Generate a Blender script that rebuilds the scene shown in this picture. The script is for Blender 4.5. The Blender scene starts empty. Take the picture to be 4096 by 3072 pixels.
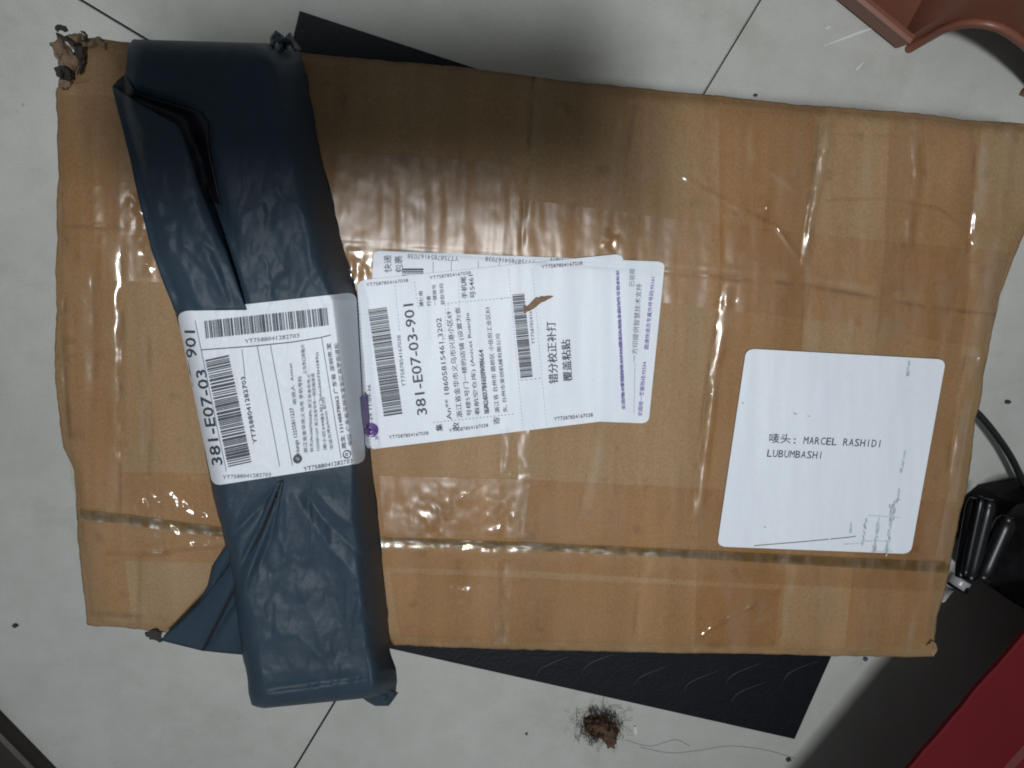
import bpy, bmesh, math, random
import numpy as np
from mathutils import Matrix, Vector

random.seed(7)
RNG = np.random.default_rng(11)
sc = bpy.context.scene
col = sc.collection

# ------------------------------------------------------------------ camera
FPX, CX, CY = 3074.0, 2048.0, 1536.0          # focal length and centre in photo pixels
AZ, TILT = math.radians(70), math.radians(13)
ZB = 0.090                                    # height of the box top above the floor
HC = ZB + 0.353                               # height of the lens above the floor
ca, sa, ct, st = math.cos(AZ), math.sin(AZ), math.cos(TILT), math.sin(TILT)


def cam_dir(a, b, e):
    """image vector (right, down, forward) -> world vector"""
    au, bv = a * ca + b * sa, -a * sa + b * ca
    U, N = au * ct + e * st, -au * st + e * ct
    return Vector((U * ca - bv * sa, -(U * sa + bv * ca), -N))


r_, d_, f_ = cam_dir(1, 0, 0), cam_dir(0, 1, 0), cam_dir(0, 0, 1)
cam_data = bpy.data.cameras.new('camera')
cam = bpy.data.objects.new('camera', cam_data)
col.objects.link(cam)
cam.matrix_world = Matrix(((r_.x, -d_.x, -f_.x, 0), (r_.y, -d_.y, -f_.y, 0), (r_.z, -d_.z, -f_.z, HC), (0, 0, 0, 1)))
cam_data.sensor_width = 36
cam_data.lens = FPX / 4096 * 36
cam_data.clip_start, cam_data.clip_end = 0.01, 50
sc.camera = cam

# ------------------------------------------------------------------ light
world = bpy.data.worlds.new('World')
sc.world = world
world.use_nodes = True
world.node_tree.nodes['Background'].inputs[0].default_value = (0.86, 0.95, 1.0, 1)
world.node_tree.nodes['Background'].inputs[1].default_value = 0.135
LAMP_H = 1.75
ld = bpy.data.lights.new('ceiling_lamp', 'AREA')
ld.shape, ld.size, ld.size_y = 'RECTANGLE', 0.27, 0.12
ld.energy = 1.45
ld.color = (0.95, 0.98, 1.0)
lamp = bpy.data.objects.new('ceiling_lamp', ld)
col.objects.link(lamp)
ld.spread = math.radians(46)                 # narrowed beam, weaker to the sides, added to stand in for lens vignetting
lamp.location = (-0.075 * LAMP_H, -0.125 * LAMP_H, ZB + LAMP_H)
lamp.rotation_euler = (Vector((0.055, -0.055, ZB)) - lamp.location).to_track_quat('-Z', 'Y').to_euler()
sc.view_settings.view_transform = 'Standard'
sc.view_settings.look = 'None'
sc.view_settings.exposure = 0.0
sc.cycles.max_bounces = 8
sc.cycles.transparent_max_bounces = 24
sc.cycles.filter_width = 1.9
sc.cycles.use_denoising = True


# ------------------------------------------------------------------ maths helpers
def PX(p, z=0.0):
    """photo pixels (N,2) seen at height z -> world points (N,3)"""
    p = np.atleast_2d(np.asarray(p, float))
    z = np.broadcast_to(np.asarray(z, float), (len(p),))
    a, b = p[:, 0] - CX, p[:, 1] - CY
    au, bv = a * ca + b * sa, -a * sa + b * ca
    U, N = au * ct + FPX * st, -au * st + FPX * ct
    X, Y = U / N, bv / N
    k = HC - z
    return np.c_[(X * ca - Y * sa) * k, -(X * sa + Y * ca) * k, z]


def P1(x, y, z=0.0):
    return Vector(PX([(x, y)], z)[0])


def on_plane(p, o, n):
    """photo pixel -> point of the plane (o, n)"""
    q = P1(p[0], p[1], 0)
    c = Vector((0, 0, HC))
    d = q - c
    return c + d * ((o - c).dot(n) / d.dot(n))


class Noise:
    def __init__(s, seed):
        s.g = np.random.default_rng(seed).random((256, 256))

    def at(s, x, y):
        xi, yi = np.floor(x).astype(int), np.floor(y).astype(int)
        fx, fy = x - xi, y - yi
        fx, fy = fx * fx * fx * (fx * (fx * 6 - 15) + 10), fy * fy * fy * (fy * (fy * 6 - 15) + 10)
        g = lambda i, j: s.g[(xi + i) & 255, (yi + j) & 255]
        return (g(0, 0) * (1 - fx) * (1 - fy) + g(1, 0) * fx * (1 - fy) + g(0, 1) * (1 - fx) * fy + g(1, 1) * fx * fy) * 2 - 1

    def fbm(s, x, y, o=4):
        r, a = 0, 1
        for k in range(o):
            r = r + a * s.at(x * 2 ** k + 17.3 * k, y * 2 ** k + 9.1 * k)
            a *= .5
        return r


NA, NB, NC = Noise(1), Noise(2), Noise(3)


def seg_dist(x, y, pts):
    """distance, signed side and arc fraction to a polyline, in pixels"""
    best = np.full(x.shape, 1e9)
    side = np.zeros(x.shape)
    frac = np.zeros(x.shape)
    n = len(pts) - 1
    for i in range(n):
        (ax, ay), (bx, by) = pts[i], pts[i + 1]
        dx, dy = bx - ax, by - ay
        L = dx * dx + dy * dy
        t = np.clip(((x - ax) * dx + (y - ay) * dy) / L, 0, 1)
        qx, qy = x - ax - t * dx, y - ay - t * dy
        d = np.hypot(qx, qy)
        m = d < best
        best = np.where(m, d, best)
        side = np.where(m, np.sign(dx * qy - dy * qx), side)
        frac = np.where(m, (i + t) / n, frac)
    return best, side, frac


def pl(pts, n):
    """resample a polyline to n points by arc length"""
    p = np.asarray(pts, float)
    s = np.r_[0, np.cumsum(np.hypot(*np.diff(p, axis=0).T))]
    t = np.linspace(0, s[-1], n)
    return np.c_[np.interp(t, s, p[:, 0]), np.interp(t, s, p[:, 1])]


# ------------------------------------------------------------------ object helpers
def link(name, me, mat=None, parent=None, smooth=True):
    o = bpy.data.objects.new(name, me)
    col.objects.link(o)
    if mat:
        me.materials.append(mat)
    if parent:
        o.parent = parent
        o.matrix_parent_inverse = Matrix.Translation(-parent.location)
    if smooth:
        me.polygons.foreach_set('use_smooth', [True] * len(me.polygons))
    return o


def mesh(name, V, F, mat=None, parent=None, smooth=True):
    me = bpy.data.meshes.new(name)
    me.from_pydata([tuple(v) for v in V], [], [tuple(int(i) for i in f) for f in F])
    me.update()
    return link(name, me, mat, parent, smooth)


def grid_faces(nr, nc, off=0):
    i = np.arange(nr - 1)[:, None] * nc + np.arange(nc - 1)[None, :] + off
    i = i.ravel()
    return np.c_[i, i + nc, i + nc + 1, i + 1]


def tag(o, label, cat, group=None):
    o['label'], o['category'] = label, cat
    if group:
        o['group'] = group
    return o


def thing(name, label, cat, loc=(0, 0, 0), group=None):
    o = bpy.data.objects.new(name, None)
    o.empty_display_size = .02
    col.objects.link(o)
    o.location = loc
    return tag(o, label, cat, group)


def ruled(A, B, nu, nv):
    """pixel grid (nv rows from polyline A to polyline B)"""
    a, b = pl(A, nu), pl(B, nu)
    t = np.linspace(0, 1, nv)[:, None, None]
    return (a[None] * (1 - t) + b[None] * t).reshape(-1, 2)


def tube(name, pts, rad, mat, parent=None, n=8, cap=True):
    pts = [Vector(p) for p in pts]
    R = rad if hasattr(rad, '__len__') else [rad] * len(pts)
    V, F = [], []
    up = Vector((0.13, 0.2, 1)).normalized()
    for i, p in enumerate(pts):
        t = (pts[min(i + 1, len(pts) - 1)] - pts[max(i - 1, 0)]).normalized()
        s = t.cross(up)
        if s.length < 1e-4:
            s = t.cross(Vector((1, 0, 0)))
        s.normalize()
        w = s.cross(t)
        for k in range(n):
            a = 2 * math.pi * k / n
            V.append(p + (s * math.cos(a) + w * math.sin(a)) * R[i])
    for i in range(len(pts) - 1):
        for k in range(n):
            F.append((i * n + k, i * n + (k + 1) % n, (i + 1) * n + (k + 1) % n, (i + 1) * n + k))
    if cap:
        F.append(tuple(range(n)))
        F.append(tuple(range((len(pts) - 1) * n + n - 1, (len(pts) - 1) * n - 1, -1)))
    return (V, F) if name is None else mesh(name, V, F, mat, parent)


def spline(pts, n):
    """Catmull-Rom through 3-D points"""
    p = [Vector(q) for q in pts]
    p = [p[0] * 2 - p[1]] + p + [p[-1] * 2 - p[-2]]
    out = []
    for i in range(1, len(p) - 2):
        for k in range(n):
            t = k / n
            a, b, c, d = p[i - 1:i + 3]
            out.append(.5 * ((2 * b) + (c - a) * t + (2 * a - 5 * b + 4 * c - d) * t * t + (3 * b - a - 3 * c + d) * t ** 3))
    out.append(p[-2])
    return out


# ------------------------------------------------------------------ materials
def new_mat(name):
    m = bpy.data.materials.new(name)
    m.use_nodes = True
    nt = m.node_tree
    return m, nt, nt.nodes['Principled BSDF']


def N(nt, kind, **kw):
    n = nt.nodes.new(kind)
    for k, v in kw.items():
        if k.startswith('_'):
            setattr(n, k[1:], v)
        else:
            n.inputs[k.replace('__', ' ')].default_value = v
    return n


def noise(nt, scale, detail=4, rough=.55, stretch=None, rot=0):
    tc = N(nt, 'ShaderNodeTexCoord')
    mp = N(nt, 'ShaderNodeMapping')
    mp.inputs['Scale'].default_value = stretch or (1, 1, 1)
    mp.inputs['Rotation'].default_value = (0, 0, rot)
    nt.links.new(tc.outputs['Object'], mp.inputs['Vector'])
    n = N(nt, 'ShaderNodeTexNoise', Scale=scale, Detail=detail, Roughness=rough)
    nt.links.new(mp.outputs[0], n.inputs['Vector'])
    return n.outputs['Fac']


def ramp(nt, fac, stops):
    r = N(nt, 'ShaderNodeValToRGB')
    e = r.color_ramp.elements
    while len(e) < len(stops):
        e.new(.5)
    for q, (p, c) in zip(e, stops):
        q.position = p
        q.color = (*c, 1) if len(c) == 3 else c
    nt.links.new(fac, r.inputs[0])
    return r.outputs[0]


def mixc(nt, a, b, fac, mode='MIX'):
    m = N(nt, 'ShaderNodeMix', _data_type='RGBA', _blend_type=mode)
    for s, v in ((0, fac), (6, a), (7, b)):
        if hasattr(v, 'is_linked') or isinstance(v, bpy.types.NodeSocket):
            nt.links.new(v, m.inputs[s])
        elif s == 0:
            m.inputs[0].default_value = v
        else:
            m.inputs[s].default_value = (*v, 1)
    return m.outputs[2]


def bump(nt, bsdf, h, strength=.3, dist=.001):
    b = N(nt, 'ShaderNodeBump', Strength=strength, Distance=dist)
    nt.links.new(h, b.inputs['Height'])
    nt.links.new(b.outputs[0], bsdf.inputs['Normal'])


def plain(name, c, rough=.5, var=.12, scale=60, bmp=0., spec=.5, coat=0.):
    m, nt, b = new_mat(name)
    n = noise(nt, scale)
    nt.links.new(ramp(nt, n, [(.25, [x * (1 - var) for x in c]), (.75, [min(1, x * (1 + var)) for x in c])]), b.inputs['Base Color'])
    b.inputs['Roughness'].default_value = rough
    b.inputs['Specular IOR Level'].default_value = spec
    if coat:
        b.inputs['Coat Weight'].default_value = coat
        b.inputs['Coat Roughness'].default_value = .1
    if bmp:
        bump(nt, b, noise(nt, scale * 4), bmp)
    return m


FL = math.radians(-4)                     # flute direction of the corrugated board


def mat_cardboard():
    m, nt, b = new_mat('cardboard')
    big = noise(nt, 9, 5, .6)
    flute = noise(nt, 26, 3, .5, (2.6, .12, 1), FL)
    fine = noise(nt, 900, 4, .7, (1.1, .85, 1), FL)
    c = ramp(nt, big, [(.3, (.272, .158, .070)), (.5, (.305, .188, .091)), (.72, (.335, .220, .120))])
    c = mixc(nt, c, ramp(nt, flute, [(.36, (.82, .81, .79)), (.64, (1.10, 1.10, 1.10))]), .55, 'MULTIPLY')
    c = mixc(nt, c, ramp(nt, fine, [(.32, (.74, .73, .71)), (.68, (1.18, 1.18, 1.18))]), .7, 'MULTIPLY')
    spot = noise(nt, 75, 3, .5)
    c = mixc(nt, c, ramp(nt, spot, [(.28, (.55, .50, .45)), (.36, (1, 1, 1))]), .4, 'MULTIPLY')
    at = N(nt, 'ShaderNodeAttribute', _attribute_name='wear_shade')
    up = N(nt, 'ShaderNodeMath', _operation='MULTIPLY')
    nt.links.new(at.outputs['Fac'], up.inputs[0])
    up.inputs[1].default_value = .42
    up.use_clamp = True
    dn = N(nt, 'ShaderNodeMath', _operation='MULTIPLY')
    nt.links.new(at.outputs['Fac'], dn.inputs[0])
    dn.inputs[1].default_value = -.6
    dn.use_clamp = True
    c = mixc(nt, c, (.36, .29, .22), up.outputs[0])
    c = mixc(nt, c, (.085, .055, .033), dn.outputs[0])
    nt.links.new(c, b.inputs['Base Color'])
    b.inputs['Roughness'].default_value = .62
    b.inputs['Specular IOR Level'].default_value = .35
    bump(nt, b, fine, .25, .0006)
    return m


def mat_tape(name, tint, haze, rough):
    """clear parcel tape: tinted see-through film, glossy, with milky air pockets"""
    m, nt, b = new_mat(name)
    out = nt.nodes['Material Output']
    tr = N(nt, 'ShaderNodeBsdfTransparent', Color=(*tint, 1))
    gl = N(nt, 'ShaderNodeBsdfGlossy', Roughness=rough, Color=(1, 1, 1, 1))
    df = N(nt, 'ShaderNodeBsdfDiffuse', Color=(.56, .46, .36, 1))
    fr = N(nt, 'ShaderNodeFresnel', IOR=1.5)
    wr = noise(nt, 75, 3, .5, (1.5, .6, 1), FL)
    bp = N(nt, 'ShaderNodeBump', Strength=.10, Distance=.0007)
    nt.links.new(wr, bp.inputs['Height'])
    nt.links.new(bp.outputs[0], gl.inputs['Normal'])
    nt.links.new(bp.outputs[0], fr.inputs['Normal'])
    hz = ramp(nt, noise(nt, 48, 5, .62, (1.9, .45, 1), FL), [(.46, (0, 0, 0)), (.72, (haze, haze, haze))])
    m1 = N(nt, 'ShaderNodeMixShader')
    nt.links.new(hz, m1.inputs[0])
    nt.links.new(tr.outputs[0], m1.inputs[1])
    nt.links.new(df.outputs[0], m1.inputs[2])
    m2 = N(nt, 'ShaderNodeMixShader')
    nt.links.new(fr.outputs[0], m2.inputs[0])
    nt.links.new(m1.outputs[0], m2.inputs[1])
    nt.links.new(gl.outputs[0], m2.inputs[2])
    nt.links.new(m2.outputs[0], out.inputs['Surface'])
    nt.nodes.remove(b)
    return m


def mat_tile():
    m, nt, b = new_mat('polished_tile')
    a = noise(nt, 5, 6, .6)
    f = noise(nt, 60, 4, .6)
    c = ramp(nt, a, [(.3, (.445, .452, .425)), (.7, (.56, .562, .53))])
    c = mixc(nt, c, ramp(nt, f, [(.35, (.94, .94, .93)), (.65, (1.03, 1.03, 1.03))]), .8, 'MULTIPLY')
    d = noise(nt, 14, 6, .7)
    c = mixc(nt, c, ramp(nt, d, [(.52, (1, 1, 1)), (.78, (.78, .76, .71))]), .8, 'MULTIPLY')
    g = noise(nt, 1100, 3, .7)
    c = mixc(nt, c, ramp(nt, g, [(.3, (.88, .88, .88)), (.7, (1.09, 1.09, 1.09))]), .85, 'MULTIPLY')
    sm = noise(nt, 34, 6, .75, (1, 2.2, 1), .6)
    c = mixc(nt, c, ramp(nt, sm, [(.60, (1, 1, 1)), (.74, (.80, .785, .75))]), .75, 'MULTIPLY')
    sp = noise(nt, 190, 2, .5)
    c = mixc(nt, c, ramp(nt, sp, [(.205, (.45, .43, .40)), (.235, (1, 1, 1))]), .8, 'MULTIPLY')
    nt.links.new(c, b.inputs['Base Color'])
    b.inputs['Roughness'].default_value = .34
    b.inputs['Specular IOR Level'].default_value = .4
    return m


def mat_bag():
    m, nt, b = new_mat('grey_poly_film')
    a = noise(nt, 16, 4)
    c = ramp(nt, a, [(.3, (.024, .042, .062)), (.7, (.034, .054, .078))])
    g = noise(nt, 1800, 2, .6)
    c = mixc(nt, c, ramp(nt, g, [(.3, (.86, .86, .86)), (.7, (1.1, 1.1, 1.1))]), .8, 'MULTIPLY')
    nt.links.new(c, b.inputs['Base Color'])
    b.inputs['Roughness'].default_value = .50
    b.inputs['Specular IOR Level'].default_value = .25
    h = N(nt, 'ShaderNodeMath', _operation='ADD')
    nt.links.new(noise(nt, 55, 4, .5), h.inputs[0])
    nt.links.new(noise(nt, 420, 3, .5), h.inputs[1])
    bump(nt, b, h.outputs[0], .11, .0016)
    return m


def mat_paper():
    m, nt, b = new_mat('label_paper')
    a = noise(nt, 22, 4, .55, (3, .4, 1), FL)
    c = ramp(nt, a, [(.3, (.70, .745, .81)), (.7, (.755, .80, .86))])
    g = noise(nt, 900, 3, .6)
    c = mixc(nt, c, ramp(nt, g, [(.3, (.955, .955, .955)), (.7, (1.02, 1.02, 1.02))]), .9, 'MULTIPLY')
    nt.links.new(c, b.inputs['Base Color'])
    b.inputs['Roughness'].default_value = .45
    b.inputs['Specular IOR Level'].default_value = .3
    return m


M = dict(
    card=mat_cardboard(),
    tape=mat_tape('clear_tape', (.968, .925, .855), .09, .16),
    tape2=mat_tape('milky_clear_tape', (.972, .935, .87), .17, .32),
    tile=mat_tile(), bag=mat_bag(), paper=mat_paper(),
    grout=plain('grey_grout', (.115, .105, .095), .9, .3, 300),
    seam=mat_tape('dusty_seam_tape', (.70, .70, .56), .22, .35),
    lining_shade=plain('black_lining_and_fold_shade', (.008, .008, .012), .5),
    ink=plain('black_ink', (.045, .055, .07), .6, .3, 500),
    faint=plain('faded_grey_ink', (.26, .29, .32), .6, .35, 900),
    mid=plain('worn_ink', (.12, .14, .16), .6, .5, 700),
    purple=plain('purple_ink', (.10, .055, .30), .5, .2, 400),
    purple_s=plain('solid_purple_print', (.10, .035, .22), .45, .2, 150),
    white_print=plain('white_print', (.62, .62, .68), .5),
    smudge=plain('grey_smudge', (.40, .44, .48), .6, .3, 400),
    soft=plain('soft_grey_smudge', (.55, .60, .65), .6, .2, 500),
    hole=plain('torn_brown_card', (.23, .145, .09), .8, .3, 400, .5),
    torn=plain('torn_card_fibre', (.20, .138, .088), .85, .4, 160, .5),
    torn_dark=plain('dirty_torn_card', (.04, .034, .028), .85, .4, 250, .5),
    mat=plain('black_rubber', (.0045, .006, .0095), .5, .3, 120, .3, .25),
    arc=plain('worn_rubber', (.018, .019, .024), .5, .3, 200),
    wood=plain('dark_brown_board', (.022, .015, .012), .5, .4, 40, .2),
    pink=plain('terracotta_plastic', (.225, .088, .056), .38, .08, 30, 0, .5),
    red=plain('red_plastic', (.135, .006, .010), .5, .06, 30, .05, .25),
    black=plain('glossy_black_plastic', (.005, .005, .007), .33, .1, 50, 0, .4),
    blackm=plain('dull_black_fabric', (.006, .006, .007), .6, .2, 200, .4, .25),
    cable=plain('black_cable_rubber', (.012, .012, .013), .45),
    silver=plain('grey_metal', (.35, .35, .36), .3),
    pale=plain('pale_plastic', (.42, .38, .38), .4),
    lint=plain('brown_lint', (.105, .060, .036), .95, .35, 160, .2),
    hair=plain('dark_hair', (.045, .038, .035), .6),
    crumb=plain('dark_crumb', (.045, .045, .04), .8, .4, 600),
    bead=plain('blue_grey_crumb', (.06, .09, .13), .4),
    streak=plain('white_glint_and_speck', (.68, .68, .67), .5),
)

# ------------------------------------------------------------------ floor: large polished tiles
floor = bpy.data.objects.new('floor', None)
col.objects.link(floor)
floor['kind'] = 'structure'
gb = [P1(3040, 0), P1(2820, 360), P1(1258, 2940)]           # one joint passes under the box
dv = (gb[2] - gb[0]).normalized()
du = Vector((-dv.y, dv.x, 0))
if du.x < 0:
    du = -du
pa = P1(470, 89)
t0 = (pa - gb[0]).dot(dv)
X0 = gb[0] + dv * t0                                         # where the two joints cross
S, G = 0.80, 0.0007
bm = bmesh.new()
z = -0.0022
bm.faces.new([bm.verts.new(X0 + du * x * 2.4 + dv * y * 2.4 + Vector((0, 0, z))) for x, y in ((-1, -1), (1, -1), (1, 1), (-1, 1))])
bmesh.ops.recalc_face_normals(bm, faces=bm.faces)
me = bpy.data.meshes.new('grout')
bm.to_mesh(me)
link('grout', me, M['grout'], floor)
for i in range(-3, 3):
    for j in range(-3, 3):
        bm = bmesh.new()
        bmesh.ops.create_cube(bm, size=1)
        for v in bm.verts:
            u_, v_, w_ = v.co
            p = X0 + du * ((i + .5) * S + u_ * (S - 2 * G)) + dv * ((j + .5) * S + v_ * (S - 2 * G))
            v.co = (p.x, p.y, (w_ - .5) * .009)
        bmesh.ops.bevel(bm, geom=[e for e in bm.edges if all(v.co.z > -.001 for v in e.verts)], offset=.0007, segments=2, affect='EDGES')
        bmesh.ops.recalc_face_normals(bm, faces=bm.faces)
        me = bpy.data.meshes.new('tile')
        bm.to_mesh(me)
        link('tile', me, M['tile'], floor, False)


def flat_poly(pts, z, name, mat, parent):
    V = PX(pts, z)
    return mesh(name, V, [tuple(range(len(pts)))], mat, parent, False)


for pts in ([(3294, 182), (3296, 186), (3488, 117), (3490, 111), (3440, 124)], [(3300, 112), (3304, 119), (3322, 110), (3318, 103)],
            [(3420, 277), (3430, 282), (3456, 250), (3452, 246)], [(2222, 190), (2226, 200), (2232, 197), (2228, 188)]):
    flat_poly(pts[::-1], .0006, 'floor_glint', M['streak'], floor)  # lamp highlights on the tiles, painted as flat pale strips

# ------------------------------------------------------------------ rubber mat under the box
a0 = P1(1202, 48)
e1 = (P1(1820, 250) - P1(1202, 48)).normalized()
b0 = P1(3172, 2947)
e2 = (P1(3172, 2947) - P1(3315, 2625)).normalized()
e1b = (P1(3172, 2947) - P1(1625, 2600)).normalized()
# solve a0 + s e1 = b0 - t e2
det = e1.x * e2.y - e1.y * e2.x
dd = b0 - a0
s_ = (dd.x * e2.y - dd.y * e2.x) / det
TR_ = a0 + e1 * s_
e2l = (P1(1180, 140) - a0).normalized()
det = e2l.x * (-e1b.y) - e2l.y * (-e1b.x)
t_ = (dd.x * (-e1b.y) - dd.y * (-e1b.x)) / det
BL_ = a0 + e2l * t_
mat_t = .003
rub = thing('rubber_mat', 'thin black rubber mat with embossed arcs lying askew under the cardboard box', 'mat', tuple((a0 + b0) / 2))
bm = bmesh.new()
top = [bm.verts.new((p.x, p.y, mat_t)) for p in (a0, TR_, b0, BL_)]
bot = [bm.verts.new((p.x, p.y, .0003)) for p in (a0, TR_, b0, BL_)]
bm.faces.new(top)
bm.faces.new(bot[::-1])
for i in range(4):
    bm.faces.new((top[i], bot[i], bot[(i + 1) % 4], top[(i + 1) % 4]))
bmesh.ops.recalc_face_normals(bm, faces=bm.faces)
bmesh.ops.bevel(bm, geom=[e for e in bm.edges if abs(e.verts[0].co.z - e.verts[1].co.z) < 1e-5 and e.verts[0].co.z > .002], offset=.0006, segments=2, affect='EDGES')
me = bpy.data.meshes.new('sheet')
bm.to_mesh(me)
link('sheet', me, M['mat'], rub, False)
for cx, cy, ph in ((2380, 2650, 0), (2590, 2700, 0), (2790, 2720, 0), (2980, 2765, 0), (3190, 2680, 0), (2200, 2660, 0), (2960, 2690, 0)):
    q = [(cx - 60, cy + 50), (cx - 40, cy + 15), (cx - 5, cy - 5), (cx + 40, cy - 22), (cx + 85, cy - 38)]
    tube('embossed_arc', [P1(x, y, mat_t) for x, y in pl(q, 9)], [.0002, .0003, .0004, .0005, .0005, .0005, .0004, .0003, .0002], M['arc'], rub, 6)

# ------------------------------------------------------------------ cardboard box
E_TOP = [(298, 178), (330, 168), (400, 153), (480, 168), (640, 182), (900, 190), (1085, 192), (1240, 215), (1600, 248), (1820, 264), (2140, 307), (2300, 327),
         (2700, 366), (2900, 385), (3200, 420), (3300, 424), (3700, 455), (3850, 478), (4096, 493), (4330, 520)]
E_BOT = [(348, 2500), (380, 2506), (468, 2507), (576, 2520), (652, 2530), (1000, 2552), (1620, 2582), (2000, 2597), (2400, 2605), (2700, 2612), (3000, 2615),
         (3315, 2624), (3560, 2627), (3734, 2626)]
E_LEFT = [(298, 178), (292, 240), (284, 300), (256, 345), (228, 350), (222, 380), (228, 468), (228, 570), (237, 715), (228, 760), (225, 886), (229, 950), (225, 1000), (222, 1095), (228, 1253),
          (218, 1380), (222, 1538), (240, 1696), (253, 1791), (278, 1836), (297, 1886), (304, 2022), (310, 2149), (329, 2326), (342, 2433), (348, 2500)]
E_RIGHT = [(4330, 520), (4200, 760), (4096, 940), (4070, 1000), (4025, 1114), (4000, 1184), (3968, 1329), (3936, 1494), (3924, 1607), (3902, 1671), (3889, 1810),
           (3867, 1962), (3842, 2050), (3816, 2180), (3794, 2300), (3772, 2389), (3750, 2465), (3737, 2566), (3746, 2591), (3734, 2626)]
CREASES = [  # polyline, height in mm, half width in px
    ([(300, 2068), (480, 2075), (800, 2118), (1000, 2140), (1560, 2166), (2100, 2185), (2700, 2214), (3200, 2240), (3800, 2272)], -.9, 18),
    ([(300, 2120), (800, 2160), (1560, 2200), (2700, 2250), (3800, 2305)], .35, 24),
    ([(225, 905), (420, 905), (600, 915), (1400, 980), (2100, 1040), (2600, 1078), (2900, 1110), (3230, 1140), (3700, 1226), (4000, 1262)], -1.0, 9),
    ([(2600, 1050), (2900, 1080), (3230, 1110), (3700, 1195)], .7, 16),
    ([(2134, 305), (2122, 500), (2098, 800), (2085, 1000)], -1.3, 9),
    ([(2160, 305), (2148, 500), (2124, 800), (2110, 1000)], .6, 16),
    ([(3318, 440), (3300, 600), (3272, 760), (3248, 840), (3222, 1060)], 2.1, 17),
    ([(3285, 440), (3262, 640), (3235, 820), (3192, 1060)], -1.1, 11),
    ([(2914, 1140), (2898, 1300), (2862, 1500), (2826, 1800), (2794, 2110)], 2.3, 17),
    ([(2884, 1150), (2866, 1300), (2830, 1500), (2796, 1800), (2764, 2110)], -1.2, 11),
    ([(3660, 520), (3670, 700), (3650, 830), (3630, 1000)], 1.1, 20),
    ([(3690, 520), (3700, 700), (3684, 830), (3660, 1000)], -.8, 12),
    ([(3905, 520), (3892, 750), (3876, 900), (3872, 980)], -1.2, 12),
    ([(3940, 520), (3926, 750), (3910, 900), (3890, 1100)], 1.1, 20),
    ([(4040, 520), (4010, 800), (3960, 1100), (3900, 1400)], .8, 18),
    ([(2010, 1700), (2030, 1770), (2020, 1910)], .9, 14),
    ([(2092, 1690), (2098, 1900), (2052, 2140)], .8, 18),
    ([(2420, 1700), (2395, 1830), (2345, 2060)], 1.0, 18),
    ([(2385, 1700), (2362, 1830), (2315, 2060)], -.6, 12),
    ([(1990, 2240), (1985, 2560)], .7, 9), ([(2050, 2240), (2030, 2560)], .7, 9), ([(2020, 2240), (2006, 2560)], -.8, 14),
    ([(2595, 2250), (2575, 2450), (2556, 2600)], .9, 16), ([(2560, 2250), (2545, 2450), (2530, 2600)], -.6, 10),
    ([(482, 960), (490, 1300), (486, 1600), (480, 2050)], -1.3, 14), ([(445, 960), (452, 1500), (440, 2050)], .7, 20),
    ([(600, 1150), (596, 1400), (602, 1700), (596, 1900)], -.7, 10), ([(570, 1100), (565, 1800)], .5, 14),
    ([(262, 1150), (256, 1400), (280, 1750)], -.9, 10), ([(370, 1050), (380, 1350), (375, 1650)], -.6, 14),
    ([(3900, 1430), (3860, 1650), (3806, 1980), (3760, 2230)], 1.1, 18), ([(3860, 1430), (3820, 1650), (3776, 1980)], -.8, 12),
    ([(3810, 1250), (3780, 1420), (3740, 1500)], .7, 16), ([(3560, 1250), (3520, 1400)], .7, 20), ([(3420, 1250), (3390, 1400)], .6, 18), ([(3240, 1150), (3200, 1400)], -.6, 10),
    ([(2700, 690), (2850, 770), (2960, 835), (3100, 900), (3170, 990), (3215, 1050)], .9, 9),
    ([(2780, 640), (2900, 860), (3060, 890)], .6, 8),
    ([(3075, 810), (3064, 920)], .9, 7),
    ([(3110, 2372), (2940, 2460), (2850, 2512), (2790, 2560)], 1.3, 9), ([(3130, 2440), (3010, 2500)], .5, 10),
    ([(3090, 700), (3200, 770), (3270, 740)], .7, 9), ([(3280, 790), (3560, 790), (3760, 830), (3880, 930)], .6, 9),
    ([(3360, 530), (3480, 540), (3680, 540)], -.5, 7),
    ([(420, 2205), (640, 2215), (720, 2192), (890, 2180)], 1.0, 8), ([(360, 2450), (600, 2470), (900, 2500)], -.6, 12),
    ([(2876, 400), (2880, 700), (2876, 1060)], .35, 5), ([(3010, 470), (3005, 640)], .6, 12),
    ([(3480, 2270), (3460, 2440)], .6, 14), ([(3680, 2400), (3630, 2600)], .7, 12), ([(3180, 2270), (3150, 2420), (3140, 2600)], .5, 10),
    ([(1460, 1080), (1800, 1000)], .3, 12), ([(3130, 480), (3122, 900)], .3, 18), ([(3480, 560), (3440, 900)], .35, 20), ([(3760, 560), (3730, 900)], .3, 18),
    ([(2480, 480), (2440, 760), (2420, 1000)], .6, 14), ([(2540, 420), (2500, 700), (2480, 1000)], -.5, 12), ([(2490, 860), (2520, 760), (2640, 640)], .5, 10),
    ([(700, 2220), (690, 2480)], .4, 14), ([(560, 2220), (556, 2500)], -.4, 12), ([(1650, 2260), (1640, 2560)], .3, 18), ([(1830, 2260), (1820, 2560)], -.3, 14),
    ([(2300, 2260), (2290, 2590)], .3, 18), ([(2800, 2260), (2780, 2590)], .4, 18),
]


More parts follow.
